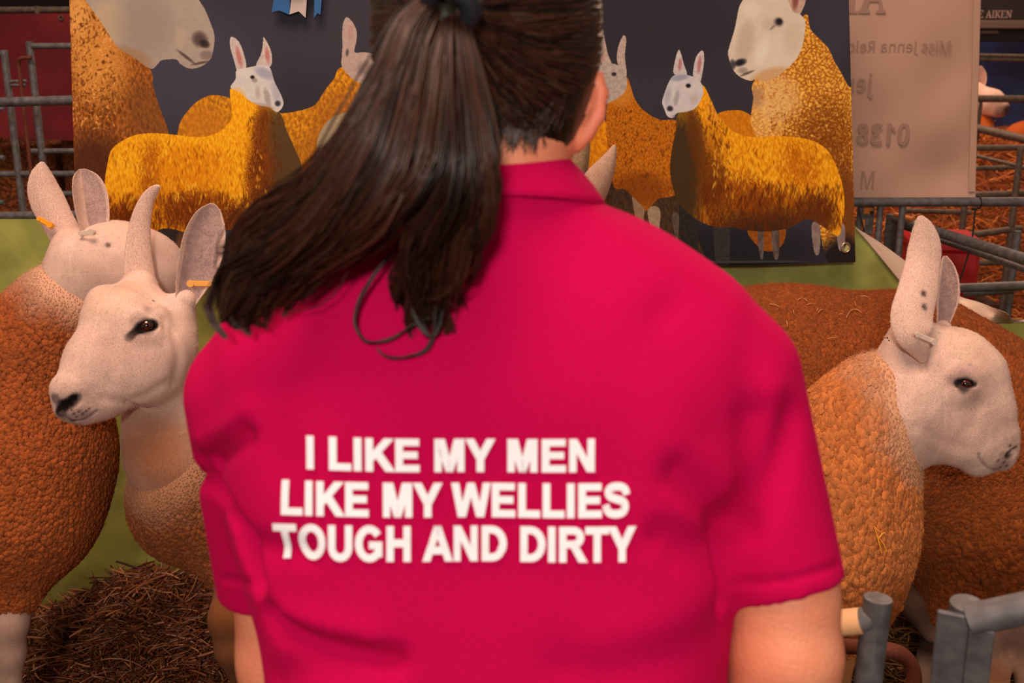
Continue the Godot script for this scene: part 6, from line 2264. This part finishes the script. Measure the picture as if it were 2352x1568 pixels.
func strew(o: Node3D, called: String, mesh: Mesh, m: Material, spots: Array, tones: Array, seed_: int) -> void:
	# spots: [place, tilt, length]
	var r := RandomNumberGenerator.new()
	r.seed = seed_
	var mm := MultiMesh.new()
	mm.transform_format = MultiMesh.TRANSFORM_3D
	mm.use_colors = true
	mm.mesh = mesh
	mm.instance_count = spots.size()
	for k in spots.size():
		var bas := Basis(Vector3.UP, r.randf() * TAU) * Basis(Vector3.BACK, r.randf_range(-1, 1) * spots[k][1]) * Basis(Vector3.RIGHT, r.randf() * TAU)
		var l: float = spots[k][2]
		mm.set_instance_transform(k, Transform3D(bas * Basis.from_scale(Vector3(l, minf(l, 0.10), minf(l, 0.10))), spots[k][0]))
		var c: Color = tones[r.randi() % tones.size()]
		c = c * r.randf_range(0.6, 1.25)
		c.a = 1.0
		mm.set_instance_color(k, c)
	var q := MultiMeshInstance3D.new()
	q.name = called
	q.multimesh = mm
	q.material_override = m
	o.add_child(q, true)
	q.set_meta("kind", "stuff")

func build_straw() -> void:
	var r := RandomNumberGenerator.new()
	r.seed = 99
	var thin := blade(0.25, 1.6, 0.03)
	var kinked := blade(0.7, 0.8, 0.024)
	var dark := [lin(140, 74, 40), lin(108, 56, 32), lin(164, 96, 58), lin(84, 44, 26), lin(196, 132, 92)]
	# the heap by the green sheet
	var c := on_z(335, 1480, -2.40) * Vector3(1, 0, 1)
	var height := func(x: float, z: float) -> float:
		var u := (x - c.x) / 0.26
		var v := (z - c.z) / (0.36 if z > c.z else 0.2)
		var h := 0.19 * exp(-(u * u * 1.3 + v * v * 1.2))
		return h + 0.03 * exp(-pow((x - c.x - 0.35) / 0.2, 2.0))
	var mb := Build.new()
	for a in 33:
		for b in 41:
			var x: float = c.x - 1.0 + b * 0.05
			var z: float = -2.58 + a * 0.04
			mb.v.append(Vector3(x, height.call(x, z) - 0.012, z))
	mb.grid(33, 41, 0, false, true)
	mb.smooth()
	if mb.n[600].y < 0:
		for q in range(0, mb.i.size(), 3):
			var x := mb.i[q]
			mb.i[q] = mb.i[q + 1]
			mb.i[q + 1] = x
		mb.smooth()
	var heap := Node3D.new()
	heap.name = "straw_heap"
	add_child(heap)
	tag(heap, "heap of dark damp straw below the green sheet, between the rams", "straw", "", "stuff")
	obj("mound", mb.mesh(), M.floor, heap)
	for kind in 2:
		var spots := []
		for k in 5200:
			var x := c.x + r.randfn(0.0, 0.36)
			var z := r.randf_range(-2.56, -1.7)
			var y: float = height.call(x, z) + r.randf_range(-0.01, 0.02)
			spots.append([Vector3(x, y, z), 0.45, r.randf_range(0.04, 0.15)])
		strew(heap, "straw_stalks", [thin, kinked][kind], M.straw, spots, dark, 100 + kind)
	var loose := Node3D.new()
	loose.name = "floor_straw"
	add_child(loose)
	tag(loose, "loose brown straw strewn over the pen floor", "straw", "", "stuff")
	for kind in 2:
		var spots := []
		for k in 9000:
			spots.append([Vector3(r.randf_range(-2.2, 2.6), 0.004 + r.randf() * 0.025, r.randf_range(-2.56, -1.3)), 0.3, r.randf_range(0.05, 0.17)])
		strew(loose, "straw_stalks", [thin, kinked][kind], M.straw, spots, [lin(150, 92, 46), lin(120, 70, 36), lin(176, 116, 62), lin(96, 56, 32), lin(200, 142, 84)], 110 + kind)
	var far := Node3D.new()
	far.name = "bright_straw"
	add_child(far)
	tag(far, "bright orange straw bedding in the pens beyond the rails", "straw", "", "stuff")
	var rise := func(x: float, z: float) -> float:
		var t := clampf((-3.1 - z) / 2.3, 0.0, 1.0)
		return 1.12 * t * t * (3.0 - 2.0 * t) * clampf((x - 0.6) / 0.6, 0.0, 1.0) + 0.03 * sin(x * 5.0 + z * 3.0) * t
	var hb := Build.new()
	for a in 30:
		for b in 40:
			var x: float = 0.5 + b * 0.14
			var z: float = -2.9 - a * 0.15
			hb.v.append(Vector3(x, rise.call(x, z) - 0.01, z))
	hb.grid(30, 40, 0, false, false)
	hb.smooth()
	if hb.n[600].y < 0:
		for q in range(0, hb.i.size(), 3):
			var x := hb.i[q]
			hb.i[q] = hb.i[q + 1]
			hb.i[q + 1] = x
		hb.smooth()
	obj("bank", hb.mesh(), M.bank, far)
	for kind in 2:
		var spots := []
		for k in 15000:
			var x := r.randf_range(0.7, 5.5)
			var z := r.randf_range(-6.8, -2.75)
			spots.append([Vector3(x, 0.01 + r.randf() * 0.05 + rise.call(x, z), z), 0.6, r.randf_range(0.08, 0.22)])
		for k in 2500:
			spots.append([Vector3(r.randf_range(-3.5, -0.5), 0.01 + r.randf() * 0.06, r.randf_range(-3.6, -2.75)), 0.35, r.randf_range(0.08, 0.22)])
		strew(far, "straw_stalks", [thin, kinked][kind], M.straw_dry, spots, [lin(206, 112, 40), lin(176, 90, 30), lin(226, 140, 60), lin(150, 74, 26)], 120 + kind)
	# stray stalks caught in the wool
	var caught := Node3D.new()
	caught.name = "caught_straw"
	add_child(caught)
	tag(caught, "pale straw wisps lying on the broad brown back of the ram", "straw", "", "stuff")
	var bits := Build.new()
	for e in [[1768, 698, 1790, 704], [1822, 712, 1824, 720], [1846, 686, 1854, 692], [1876, 714, 1880, 708], [1878, 718, 1890, 710], [1944, 730, 1953, 714], [1953, 714, 1963, 710], [1963, 710, 1978, 717], [1926, 722, 1937, 721], [1853, 700, 1870, 697], [1806, 736, 1809, 750], [1832, 690, 1842, 684], [1962, 692, 1966, 702], [1900, 778, 1922, 775], [1976, 680, 1996, 683]]:
		var a := P(e[0], e[1], 2.24)
		var z := 0.055 if e[1] < 730 else 0.0
		var p0 := P(e[0], e[1], 2.17 + z)
		var p1 := P(e[2], e[3], 2.17 + z)
		if back_field:
			p0 = back_field.hit(CAM, P(e[0], e[1], 1.0)) 
			p1 = back_field.hit(CAM, P(e[2], e[3], 1.0))
			p0 -= (p0 - CAM).normalized() * 0.010
			p1 -= (p1 - CAM).normalized() * 0.010
			if (p0 - CAM).length() > 2.6 or (p1 - CAM).length() > 2.6: continue
		bits.ring([p0, (p0 + p1) * 0.5 + Vector3(0, 0.002, 0), p1], [0.0010, 0.0012, 0.0007], 5, lin(212, 146, 88))
	obj("stalks", bits.mesh(), M.straw, caught)
	var wisp := thing("straw_wisp", Vector3.ZERO, "small tuft of yellow straw stuck in the neck wool of the ram in profile", "straw")
	var wb := Build.new()
	for e in [[2008, 1208, 2017, 1238, 2025, 1270], [2017, 1238, 2026, 1226, 2034, 1222], [2017, 1232, 2030, 1250, 2036, 1266], [2008, 1208, 2014, 1216, 2024, 1222]]:
		var pts := []
		for k in 3:
			var h := neck_field.hit(CAM, P(e[k * 2], e[k * 2 + 1], 1.0))
			pts.append(h - (h - CAM).normalized() * 0.009)
		wb.ring(pts, [0.0010, 0.0014, 0.0008], 5, lin(246, 166, 56))
	obj("stalks", wb.mesh(), M.straw, wisp)
